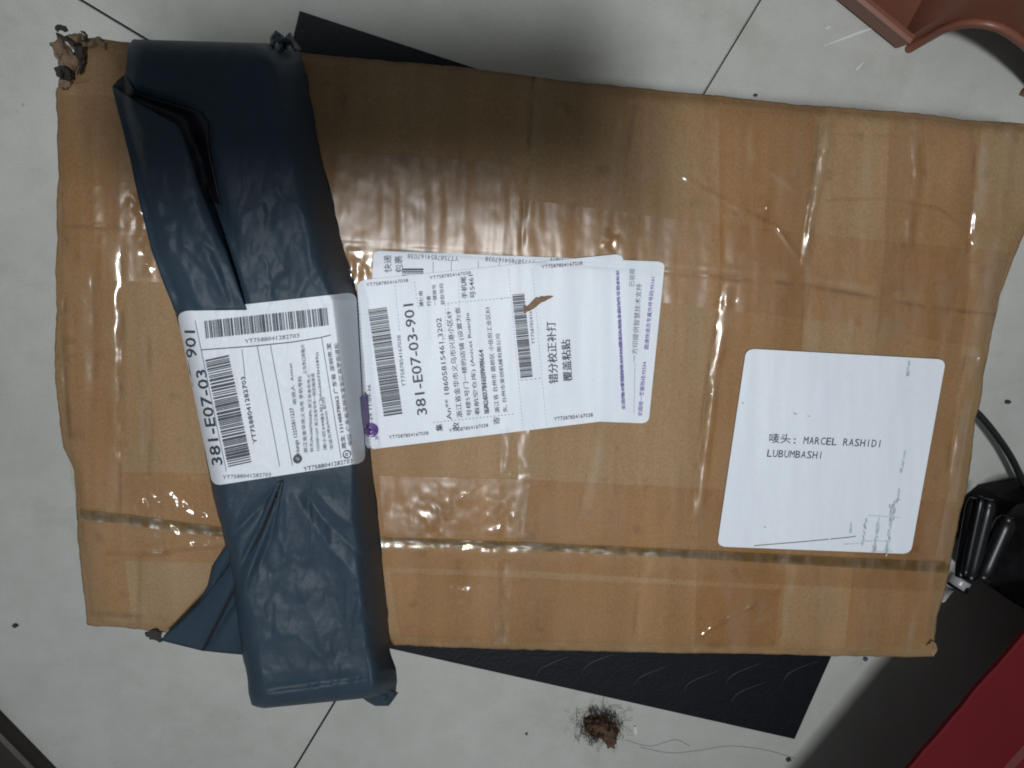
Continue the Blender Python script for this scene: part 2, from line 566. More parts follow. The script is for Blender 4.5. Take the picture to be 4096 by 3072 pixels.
def wear_shade(x, y):
    """rubbed ridges with painted-in catch light (positive) and grimy folds (negative) of the board"""
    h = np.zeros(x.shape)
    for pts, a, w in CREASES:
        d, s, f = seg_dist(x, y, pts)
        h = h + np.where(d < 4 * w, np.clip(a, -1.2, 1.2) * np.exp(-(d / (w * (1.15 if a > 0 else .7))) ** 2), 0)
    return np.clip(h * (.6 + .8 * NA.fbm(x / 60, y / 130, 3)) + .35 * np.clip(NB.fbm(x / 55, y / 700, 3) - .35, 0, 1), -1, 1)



def box_h(x, y, fine=True):
    """height of the crushed box top above ZB, metres, in photo-pixel coordinates"""
    h = .9 * NA.fbm(x / 900, y / 900, 3) + .42 * NB.fbm(x / 130, y / 900, 3)
    if fine:
        h = h + .13 * NC.fbm(x / 46, y / 420, 3) + .09 * NB.fbm(x / 60, y / 60, 3)
    for pts, a, w in CREASES:
        d, s, f = seg_dist(x, y, pts)
        m = d < 4 * w
        if m.any():
            k = .5 * a * np.exp(-(d / w) ** 2) * np.minimum(1, np.minimum(f, 1 - f) * 8 + .15)
            k = k * (.75 + .5 * NA.at(x / 75 + 3, y / 75))
            h = h + np.where(m, k, 0)
    return h * .001


def edge_fn(pts, n):
    return pl(pts, n)


nu, nv = 420, 270
eT, eB, eL, eR = pl(E_TOP, nu), pl(E_BOT, nu), pl(E_LEFT, nv), pl(E_RIGHT, nv)
# small raggedness of the worn edges
jit = lambda n, a: (np.convolve(RNG.normal(0, 1, n + 8), np.ones(4) / 4, 'same')[4:-4] * a)
eT[1:-1, 1] += jit(nu, 1.8)[1:-1]
eB[1:-1, 1] += jit(nu, 1.6)[1:-1]
eL[1:-1, 0] += jit(nv, 2.0)[1:-1]
eR[1:-1, 0] += jit(nv, 1.6)[1:-1]
u = np.linspace(0, 1, nu)[None, :, None]
v = np.linspace(0, 1, nv)[:, None, None]
lin = (1 - v) * eT[None] + v * eB[None] + (1 - u) * eL[:, None] + u * eR[:, None]
bil = (1 - u) * (1 - v) * eT[0] + u * (1 - v) * eT[-1] + (1 - u) * v * eB[0] + u * v * eB[-1]
GP = (lin - bil).reshape(-1, 2)
hz = box_h(GP[:, 0], GP[:, 1])
ug, vg = np.meshgrid(np.linspace(0, 1, nu), np.linspace(0, 1, nv))
de = np.minimum(np.minimum(ug, 1 - ug) * 4000, np.minimum(vg, 1 - vg) * 2300).ravel()
hz = hz - .0032 * np.exp(-(de / 26) ** 2) - .0012 * np.exp(-(de / 90) ** 2)
box = thing('cardboard_box', 'large worn brown cardboard box wrapped in clear tape, corners crushed, lying on the black mat', 'cardboard box',
            tuple(P1(2100, 1400, mat_t)))
TOPV = PX(GP, ZB + hz)
ring = np.r_[np.arange(nu), np.arange(1, nv) * nu + nu - 1, (nv - 1) * nu + np.arange(nu - 2, -1, -1), np.arange(nv - 2, 0, -1) * nu]
V = [TOPV]
F = [tuple(f) for f in grid_faces(nv, nu)]
prev = ring
cen = TOPV.mean(0)
off = len(TOPV)
for k, (zz, inset) in enumerate(((.080, .0005), (.055, .003), (.030, .002), (mat_t + .0004, .0035))):
    r0 = TOPV[ring].copy()
    d = cen - r0
    d[:, 2] = 0
    d /= np.linalg.norm(d, axis=1)[:, None]
    r0 += d * inset
    r0[:, 2] = zz
    V.append(r0)
    idx = off + np.arange(len(ring))
    off += len(ring)
    n = len(ring)
    F += [(prev[i], prev[(i + 1) % n], idx[(i + 1) % n], idx[i]) for i in range(n)]
    prev = idx
F.append(tuple(int(i) for i in prev))
o = mesh('carton', np.vstack(V), F, M['card'], box)
at = o.data.attributes.new('wear_shade', 'FLOAT', 'POINT')
wv_ = np.zeros(len(o.data.vertices))
wv_[:len(GP)] = wear_shade(GP[:, 0], GP[:, 1]) - .55 * np.exp(-(de / 16) ** 2) * (.5 + .5 * NA.fbm(GP[:, 0] / 50, GP[:, 1] / 50, 3)) - .35 * np.exp(-(vg.ravel() * 2300 / 60) ** 2)  # last term paints the shade of the rounded top edge into the colour
at.data.foreach_set('value', wv_)
bm = bmesh.new()
bm.from_mesh(o.data)
bmesh.ops.recalc_face_normals(bm, faces=bm.faces)
bm.to_mesh(o.data)
bm.free()
o.data.polygons.foreach_set('use_smooth', [True] * len(o.data.polygons))


def inside_box(p):
    return p


# ---- clear tape strips: their own film over the board, with wrinkles of their own
def tape(A, B, lvl, mat, wr=.10, glint=()):
    nu_ = max(8, int(np.hypot(*(np.array(A[-1]) - A[0])) / 9))
    nv_ = max(8, int(np.hypot(*(np.array(B[0]) - A[0])) / 9))
    p = ruled(A, B, nu_, nv_)
    x, y = p[:, 0], p[:, 1]
    h = box_h(x, y) * 1.0
    w = wr * NC.fbm(x / 38 + lvl * 7, y / 95 + lvl * 3, 3)
    for gx, gy, gr, ga in glint:
        k = np.exp(-((x - gx) ** 2 + (y - gy) ** 2) / gr ** 2)
        w = w + ga * k * NA.fbm(x / 26 + 5, y / 30, 3)
    h = h + (.00042 + .00012 * lvl) + np.maximum(w, -.25) * .001
    o = mesh('clear_tape', PX(p, ZB + h), grid_faces(nv_, nu_), mat, box)
    if o.data.polygons[len(o.data.polygons) // 2].normal.z < 0:
        o.data.flip_normals()
    return o


tape([(373, 745), (1200, 640), (1400, 610), (2030, 650), (2078, 795), (2700, 877), (3400, 950), (4060, 1010)], [(380, 1118), (1400, 1160), (2078, 1170), (2700, 1215), (3400, 1300), (3950, 1400)], 0, M['tape2'], .03,
     [(580, 830, 70, .8), (620, 960, 50, .7), (1415, 1060, 70, .8), (2440, 960, 40, .7)])
tape([(490, 1888), (870, 1895), (1515, 1903), (2094, 1918), (2900, 1960), (3830, 2010)], [(500, 2245), (870, 2255), (1515, 2272), (2094, 2285), (2900, 2330), (3780, 2370)], 1, M['tape'], .05,
     [(620, 2010, 120, .7), (780, 2060, 110, .7), (830, 2140, 60, .5), (1850, 2060, 160, .4), (2040, 2120, 50, .8)])
tape([(1515, 1903), (2094, 1918)], [(1540, 2150), (2094, 2150)], 3, M['tape2'], .12, [(1750, 2060, 120, .4), (2035, 2050, 60, .6)])
tape([(2876, 430), (2880, 1060), (2862, 1400), (2820, 1800), (2790, 2110), (2780, 2590)], [(3260, 460), (3246, 820), (3222, 1060), (3210, 1400), (3170, 1900), (3120, 2590)], 2, M['tape'], .05,
     [(2905, 1210, 60, .5), (2850, 1550, 40, .5), (3100, 2390, 40, .5)])
tape([(3560, 470), (3540, 1000), (3500, 1400), (3440, 2000), (3380, 2600)], [(3930, 520), (3890, 1000), (3850, 1400), (3790, 1980), (3715, 2600)], 3, M['tape'], .045, [(3870, 960, 30, .7), (3660, 540, 40, .6)])
tape([(232, 380), (232, 900), (228, 1300), (265, 1780), (312, 2100), (352, 2480)], [(470, 380), (478, 900), (486, 1300), (482, 1780), (490, 2100), (520, 2490)], 4, M['tape'], .05, [(560, 1050, 60, .5)])
tape([(1560, 2290), (2500, 2330), (3120, 2360)], [(1600, 2560), (2500, 2590), (3100, 2600)], 0, M['tape'], .04, [(1810, 2330, 60, .4), (1880, 2400, 60, .4)])
for k, (q, w) in enumerate((([(2914, 1135), (2898, 1300), (2862, 1500), (2826, 1800), (2794, 2100)], 24), ([(3300, 600), (3272, 760), (3248, 840), (3222, 1060)], 22),
                           ([(3660, 520), (3672, 700), (3650, 830), (3632, 1000)], 22), ([(2092, 1690), (2098, 1900), (2070, 2140)], 24), ([(2020, 2245), (2006, 2580)], 30),
                           ([(3900, 1430), (3860, 1650), (3806, 1980), (3760, 2230)], 20), ([(2030, 1700), (2022, 1900)], 22), ([(3125, 2365), (2940, 2462), (2850, 2514), (2780, 2568)], 14),
                           ([(2700, 690), (2850, 770), (2960, 835), (3100, 900), (3170, 990), (3215, 1050)], 11), ([(3300, 800), (3560, 795), (3760, 835), (3880, 930)], 9),
                           ([(420, 2212), (640, 2222), (720, 2198), (890, 2186)], 12), ([(640, 1040), (720, 1062), (760, 1095)], 12),
                           ([(3075, 800), (3066, 860), (3062, 930)], 13), ([(3880, 960), (3874, 1020)], 12), ([(1740, 2130), (1850, 1990), (1930, 1940)], 10))):
    q = np.array(q, float)
    flat = abs(q[-1][0] - q[0][0]) > abs(q[-1][1] - q[0][1])
    o_ = np.array([0, w] if flat else [w, 0], float)
    tape(q - o_, q + o_, 4 + .1 * k, M['tape' if k > 6 else 'tape2'], .18, [(*q[0], 60, .3), (*q[len(q) // 2], 50, .35)])
for A_, B_, g_ in (([(500, 770), (610, 775)], [(510, 880), (625, 885)], (580, 835, 50, .9)), ([(480, 940), (640, 945)], [(520, 1110), (680, 1115)], (610, 1030, 60, .8)),
                   ([(1395, 1005), (1490, 1010)], [(1395, 1130), (1480, 1135)], (1420, 1075, 45, .9)), ([(2395, 910), (2480, 915)], [(2395, 1010), (2475, 1010)], (2442, 965, 30, .9))):
    tape(A_, B_, 5.2, M['tape'], .10, [g_])
# dusty tape bunched in the seam between the flaps
sp = [(306, 2062), (480, 2076), (800, 2120), (1000, 2140), (1560, 2166), (2100, 2186), (2700, 2215), (3200, 2241), (3790, 2272)]
pa_ = np.array(sp, float)
wv = np.array([20, 20, 20, 16, 14, 15, 17, 19, 22])[:, None] * np.array([[0, 1]])
p = ruled(pa_ - wv, pa_ + wv, 320, 6)
h = box_h(p[:, 0], p[:, 1]) + .0011 + .0002 * NA.fbm(p[:, 0] / 40, p[:, 1] / 12, 3)
mesh('seam_tape', PX(p, ZB + h), grid_faces(6, 320), M['seam'], box)


# ---- torn corner: curled strips and pulp
def crumple(A, B, z0, amp, seed, mat, name='torn_flap', nu_=22, nv_=14, lift=None):
    p = ruled(A, B, nu_, nv_)
    n = Noise(seed)
    q = p + np.c_[n.fbm(p[:, 0] / 22, p[:, 1] / 22, 3), n.fbm(p[:, 1] / 22 + 9, p[:, 0] / 22, 3)] * 3.5
    zz = z0 + amp * n.fbm(p[:, 0] / 30 + 4, p[:, 1] / 30, 3)
    if lift is not None:
        zz = zz + np.repeat(np.linspace(0, 1, nv_), nu_) * lift
    o = mesh(name, PX(q, zz), grid_faces(nv_, nu_), mat, box)
    s = o.modifiers.new('solidify', 'SOLIDIFY')
    s.thickness = .0012
    return o


crumple([(205, 170), (215, 215), (240, 260), (262, 300), (275, 340)], [(250, 150), (290, 200), (318, 240), (300, 290), (290, 330)], ZB - .002, .0022, 21, M['torn'])
crumple([(250, 145), (300, 130), (345, 150), (400, 160)], [(300, 205), (330, 200), (370, 190), (420, 190)], ZB - .002, .002, 22, M['torn'])
crumple([(216, 270), (240, 262), (268, 275)], [(228, 305), (250, 312), (285, 310)], ZB + .002, .002, 23, M['torn_dark'])
crumple([(300, 190), (318, 235), (312, 290)], [(330, 190), (345, 235), (325, 295)], ZB + .001, .0015, 24, M['torn_dark'])
crumple([(235, 318), (262, 305), (288, 322)], [(232, 350), (262, 352), (285, 348)], ZB - .001, .0015, 25, M['torn'])
crumple([(217, 115), (216, 104), (230, 98), (262, 104)], [(228, 130), (236, 124), (246, 124), (266, 118)], ZB + .003, .001, 26, M['torn_dark'])
crumple([(226, 128), (262, 150), (296, 166)], [(222, 138), (256, 162), (290, 182)], ZB + .004, .0008, 27, M['torn_dark'])
crumple([(322, 124), (340, 128), (352, 142), (348, 156), (330, 166)], [(324, 128), (336, 134), (342, 144), (336, 154), (318, 162)], ZB + .002, .0008, 28, M['torn_dark'])
crumple([(580, 2528), (610, 2522), (650, 2528)], [(590, 2545), (615, 2560), (640, 2570)], ZB - .003, .0015, 29, M['torn_dark'])
crumple([(3725, 2560), (3745, 2580), (3752, 2600)], [(3705, 2585), (3720, 2605), (3735, 2624)], ZB - .001, .0015, 30, M['card'])

# ------------------------------------------------------------------ courier bag lying across the box
YB = np.array([165, 190, 240, 300, 411, 630, 800, 1000, 1200, 1450, 1700, 2022, 2200, 2402, 2580, 2700, 2770, 2822, 2836], float)
LB = np.array([530, 512, 504, 498, 492, 527, 562, 612, 690, 752, 802, 862, 905, 935, 965, 985, 996, 1012, 1060], float)
RB = np.array([1160, 1196, 1212, 1225, 1240, 1285, 1325, 1375, 1432, 1452, 1470, 1503, 1522, 1545, 1560, 1588, 1592, 1585, 1550], float)
PB = np.array([1040, 1085, 1127, 1145, 1165, 1222, 1255, 1300, 1350, 1380, 1412, 1452, 1474, 1492, 1510, 1532, 1540, 1530, 1490], float)  # right shoulder
HT = .033
BAGF = [  # folds of the film: polyline, mm, half width px
    ([(985, 1235), (930, 1060), (880, 930), (800, 700)], -3.0, 26), ([(940, 1240), (900, 1120), (850, 1000), (800, 940)], -1.3, 16),
    ([(1010, 1230), (960, 1080), (905, 930)], 1.5, 16), ([(880, 1240), (850, 1140), (790, 1030), (720, 960)], .9, 18), ([(800, 1240), (760, 1120), (700, 1010)], .8, 16),
    ([(900, 1240), (860, 1150), (800, 1060)], -.8, 12), ([(1070, 1220), (1090, 1120), (1150, 1060)], -.8, 20), ([(1180, 1200), (1230, 1110), (1290, 1060)], .7, 22),
    ([(1110, 1945), (1060, 2010), (980, 2090), (890, 2190)], -2.2, 16), ([(1090, 1990), (1040, 2110), (985, 2220), (920, 2380), (860, 2500)], -2.2, 13),
    ([(1115, 1990), (1060, 2130), (1000, 2280), (960, 2420)], 1.8, 14), ([(1130, 1990), (1090, 2130), (1030, 2290)], -1.2, 12),
    ([(1170, 1960), (1240, 2080), (1330, 2200), (1450, 2330)], .9, 26), ([(1215, 1960), (1290, 2070), (1390, 2170), (1470, 2250)], -1.1, 22), ([(1260, 1960), (1340, 2050), (1430, 2110)], .9, 20),
    ([(1140, 1960), (1150, 2120), (1130, 2300)], .8, 20), ([(1000, 1960), (960, 2040), (930, 2100)], .6, 14), ([(940, 1960), (920, 2030)], -.6, 12),
    ([(560, 262), (620, 240), (760, 300), (880, 310)], .9, 26), ([(640, 360), (760, 370), (900, 420), (1000, 430)], .9, 24), ([(590, 215), (700, 270), (820, 280)], -.8, 20),
    ([(1440, 2330), (1430, 2420), (1410, 2500)], 1.0, 24), ([(1020, 2700), (1180, 2690), (1420, 2690)], .5, 40),
    ([(1010, 2765), (1200, 2750), (1480, 2725)], -.9, 14), ([(1010, 2790), (1200, 2775), (1480, 2750)], .6, 12), ([(1030, 2812), (1220, 2796), (1470, 2772)], -.7, 9),
    ([(1180, 2330), (1260, 2480), (1300, 2640)], .6, 40), ([(1500, 2290), (1420, 2420), (1380, 2600)], -.7, 22), ([(1120, 2330), (1080, 2480), (1090, 2640)], -.6, 24),
    ([(1290, 1100), (1240, 960), (1230, 800)], .7, 30), ([(1020, 1080), (1060, 900), (1120, 760)], -.6, 22), ([(880, 420), (1000, 520), (1100, 540)], .7, 26),
    ([(960, 2440), (985, 2560), (985, 2640)], -1.0, 22), ([(935, 2540), (968, 2570), (970, 2600)], -1.2, 10),
]


def bag_z(x, y):
    """height of the bag above ZB; zero outside it"""
    l, r, sh = np.interp(y, YB, LB), np.interp(y, YB, RB), np.interp(y, YB, PB)
    prof = np.clip((x - l) / 72, 0, 1)
    left = .45 + .55 * np.sqrt(np.clip(1 - (1 - prof) ** 2, 0, 1))
    wd_ = np.interp(y, [1050, 1200, 1850, 2050], [70, 22, 22, 55])
    q = np.clip((x - sh + wd_) / (r - sh + wd_), 0, 1)
    right = 1 - .97 * q ** np.interp(y, [1050, 1200, 1850, 2050], [1.9, 1.4, 1.4, 1.8])
    end = np.clip((y - 160) / 120, 0, 1)
    t1 = .45 + .55 * np.sqrt(np.clip(1 - (1 - end) ** 2, 0, 1))
    end = np.clip((2840 - y) / 70, 0, 1)
    t2 = .50 + .50 * np.sqrt(np.clip(1 - (1 - end) ** 2, 0, 1))
    zt = HT * np.minimum(left, right) * t1 * t2
    top = np.clip(np.minimum((x - l) / 60, (sh - x) / 60 + .6), 0, 1) * (.35 + .65 * np.clip(t1 * t2, 0, 1))
    w = 1.6 * NB.fbm(x / 330 + 2, y / 430, 3) + .35 * NA.fbm(x / 70, y / 95 + 3, 3)
    w = w + .5 * np.clip(1 - np.abs(NC.fbm(x / 130 + 7, y / 340, 3)) * 2.6, 0, 1) ** 2 - .3 * np.clip(1 - np.abs(NA.fbm((x + .35 * y) / 90, (y - .35 * x) / 300 + 2, 3)) * 3, 0, 1) ** 2
    for pts, a, wd in BAGF:
        d, s, f = seg_dist(x, y, pts)
        w = w + np.where(d < 5 * wd, a * np.exp(-(d / wd) ** 1.25) * np.minimum(1, np.minimum(f, 1 - f) * 6 + .2), 0)
    k = ((y > 1150) & (y < 2000))
    damp = np.interp(y, [1150, 1260, 1900, 1990], [1, .28, .28, 1])
    # the hollow beside the folded flap
    d, s, f = seg_dist(x, y, [(560, 400), (730, 470), (790, 600), (850, 800), (915, 960), (985, 1180)])
    w = w - 5.5 * np.exp(-(d / 42) ** 2) * np.minimum(1, (1 - f) * 2.2)
    return np.maximum(zt + w * damp * top * .001, .0008)


bag = thing('courier_bag', 'creased dark blue-grey plastic courier bag laid across the left end of the cardboard box', 'parcel bag', tuple(P1(1050, 1500, ZB)))
nr, nc = 300, 110
yy = np.linspace(165, 2836, nr)
uu = np.linspace(0, 1, nc)
uu = .5 - .5 * np.cos(uu * math.pi) * (.35 + .65 * np.abs(np.cos(uu * math.pi)) ** .3) if False else uu
L_, R_ = np.interp(yy, YB, LB), np.interp(yy, YB, RB)
L_ = L_ + NA.fbm(yy / 90, yy * 0 + 3, 3) * 3
R_ = R_ + NA.fbm(yy / 110, yy * 0 + 8, 3) * 5
# the far end slants a little
slant = lambda x, y: y + np.where(y < 400, (400 - y) / 235 * (x - 800) * .03, 0) - np.where(y > 2600, (y - 2600) / 236 * (x - 1030) * .10, 0) + np.where(y > 2780, 0, 0)
bx = L_[:, None] + (R_ - L_)[:, None] * uu[None]
by = np.repeat(yy[:, None], nc, 1)
bz = bag_z(bx.ravel(), by.ravel())
P_ = np.c_[bx.ravel(), slant(bx, by).ravel()]
V = PX(P_, ZB + bz)
ring = np.r_[np.arange(nc), np.arange(1, nr) * nc + nc - 1, (nr - 1) * nc + np.arange(nc - 2, -1, -1), np.arange(nr - 2, 0, -1) * nc]
F = [tuple(f) for f in grid_faces(nr, nc)]
low = V[ring].copy()
cxy = V.mean(0)
dcen = cxy - low
dcen[:, 2] = 0
dcen[:, 1] *= .15
dcen /= np.linalg.norm(dcen, axis=1)[:, None]
low += dcen * .006
low[:, 2] = ZB + .0016
n = len(ring)
idx = len(V) + np.arange(n)
F += [(ring[i], ring[(i + 1) % n], idx[(i + 1) % n], idx[i]) for i in range(n)]
F.append(tuple(int(i) for i in idx))
o = mesh('bag_body', np.vstack([V, low]), F, M['bag'], bag)
bm = bmesh.new()
bm.from_mesh(o.data)
bmesh.ops.recalc_face_normals(bm, faces=bm.faces)
bm.to_mesh(o.data)
bm.free()
o.data.polygons.foreach_set('use_smooth', [True] * len(o.data.polygons))


def film(name, A, B, zf, nu_, nv_, mat, thick=.0005):
    p = ruled(A, B, nu_, nv_)
    t = np.repeat(np.linspace(0, 1, nv_), nu_)
    s = np.tile(np.linspace(0, 1, nu_), nv_)
    o = mesh(name, PX(p, ZB + zf(p[:, 0], p[:, 1], s, t)), grid_faces(nv_, nu_), mat, bag)
    m = o.modifiers.new('solidify', 'SOLIDIFY')
    m.thickness, m.offset = thick, 0
    return o


# black inside of the bag showing in the open fold, and the flap folded over it
film('lining_and_fold_shade', [(452, 343), (475, 318), (500, 298), (545, 372), (640, 402), (795, 445), (832, 490), (836, 600), (862, 720), (884, 820)],
     [(452, 347), (500, 392), (540, 420), (590, 450), (660, 490), (705, 520), (730, 600), (770, 720), (830, 800), (882, 818)],
     lambda x, y, s, t: np.maximum(bag_z(x, y), .012) + .0012, 90, 12, M['lining_shade'])
film('folded_flap', [(450, 345), (462, 400), (480, 470), (520, 630), (556, 800), (606, 1000), (650, 1120), (700, 1243)],
     [(451, 344), (560, 418), (715, 503), (742, 570), (790, 722), (850, 872), (905, 1005), (985, 1240)],
     lambda x, y, s, t: np.maximum(bag_z(x, y), .017 + .012 * np.minimum(1, s * 3)) + .0015 + .0065 * t ** 1.5 * np.sin(math.pi * np.clip(s * .8 + .22, 0, 1)) ** .8
     + .0007 * NC.fbm(x / 60, y / 140, 3) + .0012 * np.clip(s - .62, 0, 1) * np.sin(t * 19), 90, 26, M['bag'])
# tail of the bag fanned out over the near edge of the box
film('tail_fold', [(1110, 1925), (1010, 2050), (895, 2195), (850, 2262), (832, 2340), (800, 2402), (720, 2480), (655, 2545)],
     [(1118, 1925), (1050, 2095), (985, 2240), (930, 2330), (880, 2420), (840, 2480), (780, 2530), (700, 2565)],
     lambda x, y, s, t: .003 + .029 * (1 - s) ** .8 + .002 * np.sin(t * 6) * np.minimum(1, s * 4), 50, 14, M['bag'])
film('tail_fold', [(1112, 1925), (1030, 2080), (960, 2200), (880, 2310), (800, 2410), (720, 2490), (640, 2560)],
     [(1124, 1925), (1072, 2110), (1010, 2280), (960, 2420), (920, 2500), (880, 2560), (812, 2602)],
     lambda x, y, s, t: .006 + .027 * (1 - s) ** .8 + .0035 * np.sin(t * math.pi) * np.minimum(1, s * 4), 50, 16, M['bag'])
film('tail_fold', [(1118, 1925), (1060, 2130), (1000, 2280), (940, 2400), (870, 2490), (806, 2602)],
     [(1132, 1925), (1112, 2130), (1060, 2300), (1010, 2420), (990, 2520), (975, 2618)],
     lambda x, y, s, t: .010 + .0235 * (1 - s) ** .8 + .003 * np.sin(t * math.pi) * np.minimum(1, s * 4) - .004 * (1 - t) ** 6, 50, 16, M['bag'])
for A_, B_, h_ in (([(1110, 1950), (1046, 2110), (966, 2280), (880, 2455), (806, 2600)], [(1114, 1950), (1056, 2112), (978, 2285), (890, 2462), (818, 2603)], .0135),
                  ([(1104, 1990), (1010, 2150), (905, 2318), (790, 2424)], [(1107, 1992), (1015, 2153), (911, 2322), (796, 2428)], .0095),
                  ([(866, 2486), (900, 2520), (935, 2565)], [(870, 2478), (906, 2512), (940, 2560)], .0150)):
    film('lining_and_fold_shade', A_, B_, lambda x, y, s, t, h_=h_: h_ + .025 * (1 - s) ** .8 * (0 if h_ > .0145 else 1), 40, 4, M['lining_shade'])  # black strips paint the shade in the gaps between tail folds
# bunched ends
for q, zz, rr in (([(1085, 195), (1082, 150), (1104, 122), (1134, 146), (1138, 190)], .012, 0), ([(1130, 190), (1140, 150), (1160, 130), (1175, 160), (1205, 200)], .009, 0),
                  ([(1440, 2780), (1462, 2800), (1500, 2822), (1555, 2822), (1592, 2770)], .008, 0)):
    A = q
    c = np.mean(np.array(q), 0)
    B = [(x * .45 + (c[0]) * .55, y * .45 + (c[1] + (45 if y < 1000 else -55)) * .55) for x, y in q]
    film('bunched_end', A, B, lambda x, y, s, t, zz=zz: zz + .007 * np.sin(np.clip(t, 0, 1) * 1.7) + .002 * NC.fbm(x / 16, y / 22, 2), 26, 12, M['bag'])


# ------------------------------------------------------------------ labels and their print
def surf(x, y):
    """height above ZB of whatever lies there: box top or bag"""
    b = bag_z(x, y)
    r = np.interp(y, YB, RB)
    l = np.interp(y, YB, LB)
    h = box_h(x, y, False)
    return np.where((x < r + 40) & (x > l - 5), np.maximum(np.where(x < r, b, b * np.clip(1 - (x - r) / 40, 0, 1)), h), h)


def quad(c, n, m, rad):
    """rounded paper: corner pixels TL TR BR BL -> grid of pixels"""
    c = np.array(c, float)
    w = np.hypot(*(c[1] - c[0]))
    h = np.hypot(*(c[3] - c[0]))
    tt = np.unique(np.r_[np.linspace(0, rad / h, 7), np.linspace(rad / h, 1 - rad / h, m), np.linspace(1 - rad / h, 1, 7)])
    rows = []
    for t in tt:
        e = min(t, 1 - t) * h
        ins = (rad - math.sqrt(max(0, rad * rad - (rad - e) ** 2))) / w if e < rad else 0
        s = np.linspace(ins, 1 - ins, n)
        a = c[0] * (1 - t) + c[3] * t
        b = c[1] * (1 - t) + c[2] * t
        rows.append(a[None] * (1 - s)[:, None] + b[None] * s[:, None])
    return np.vstack(rows), len(tt)


def paper(name, c, n, m, rad, zf, parent, label=None, bend=None):
    p, rows = quad(c, n, m, rad)
    if bend:
        p = bend(p)
    o = mesh(name, PX(p, ZB + zf(p[:, 0], p[:, 1])), grid_faces(rows, n), M['paper'], parent)
    if label:
        o['label'] = label
    return o


FONTS = {}


def glyphs(txt, bold=0., mono=False):
    cu = bpy.data.curves.new('t', 'FONT')
    cu.body = txt
    cu.size = 1
    cu.resolution_u = 2
    cu.offset = bold
    ob = bpy.data.objects.new('t', cu)
    col.objects.link(ob)
    bpy.context.view_layer.update()
    me = ob.to_mesh()
    bm = bmesh.new()
    bm.from_mesh(me)
    bmesh.ops.triangulate(bm, faces=bm.faces)
    for _ in range(3):
        es = [e for e in bm.edges if e.calc_length() > .2]
        if not es:
            break
        bmesh.ops.subdivide_edges(bm, edges=es, cuts=1, use_grid_fill=False)
        bmesh.ops.triangulate(bm, faces=bm.faces)
    bm.to_mesh(me)
    bm.free()
    v = np.array([q.co[:2] for q in me.vertices]) if len(me.vertices) else np.zeros((0, 2))
    f = [tuple(q.vertices) for q in me.polygons]
    ob.to_mesh_clear()
    bpy.data.objects.remove(ob)
    bpy.data.curves.remove(cu)
    return v, f


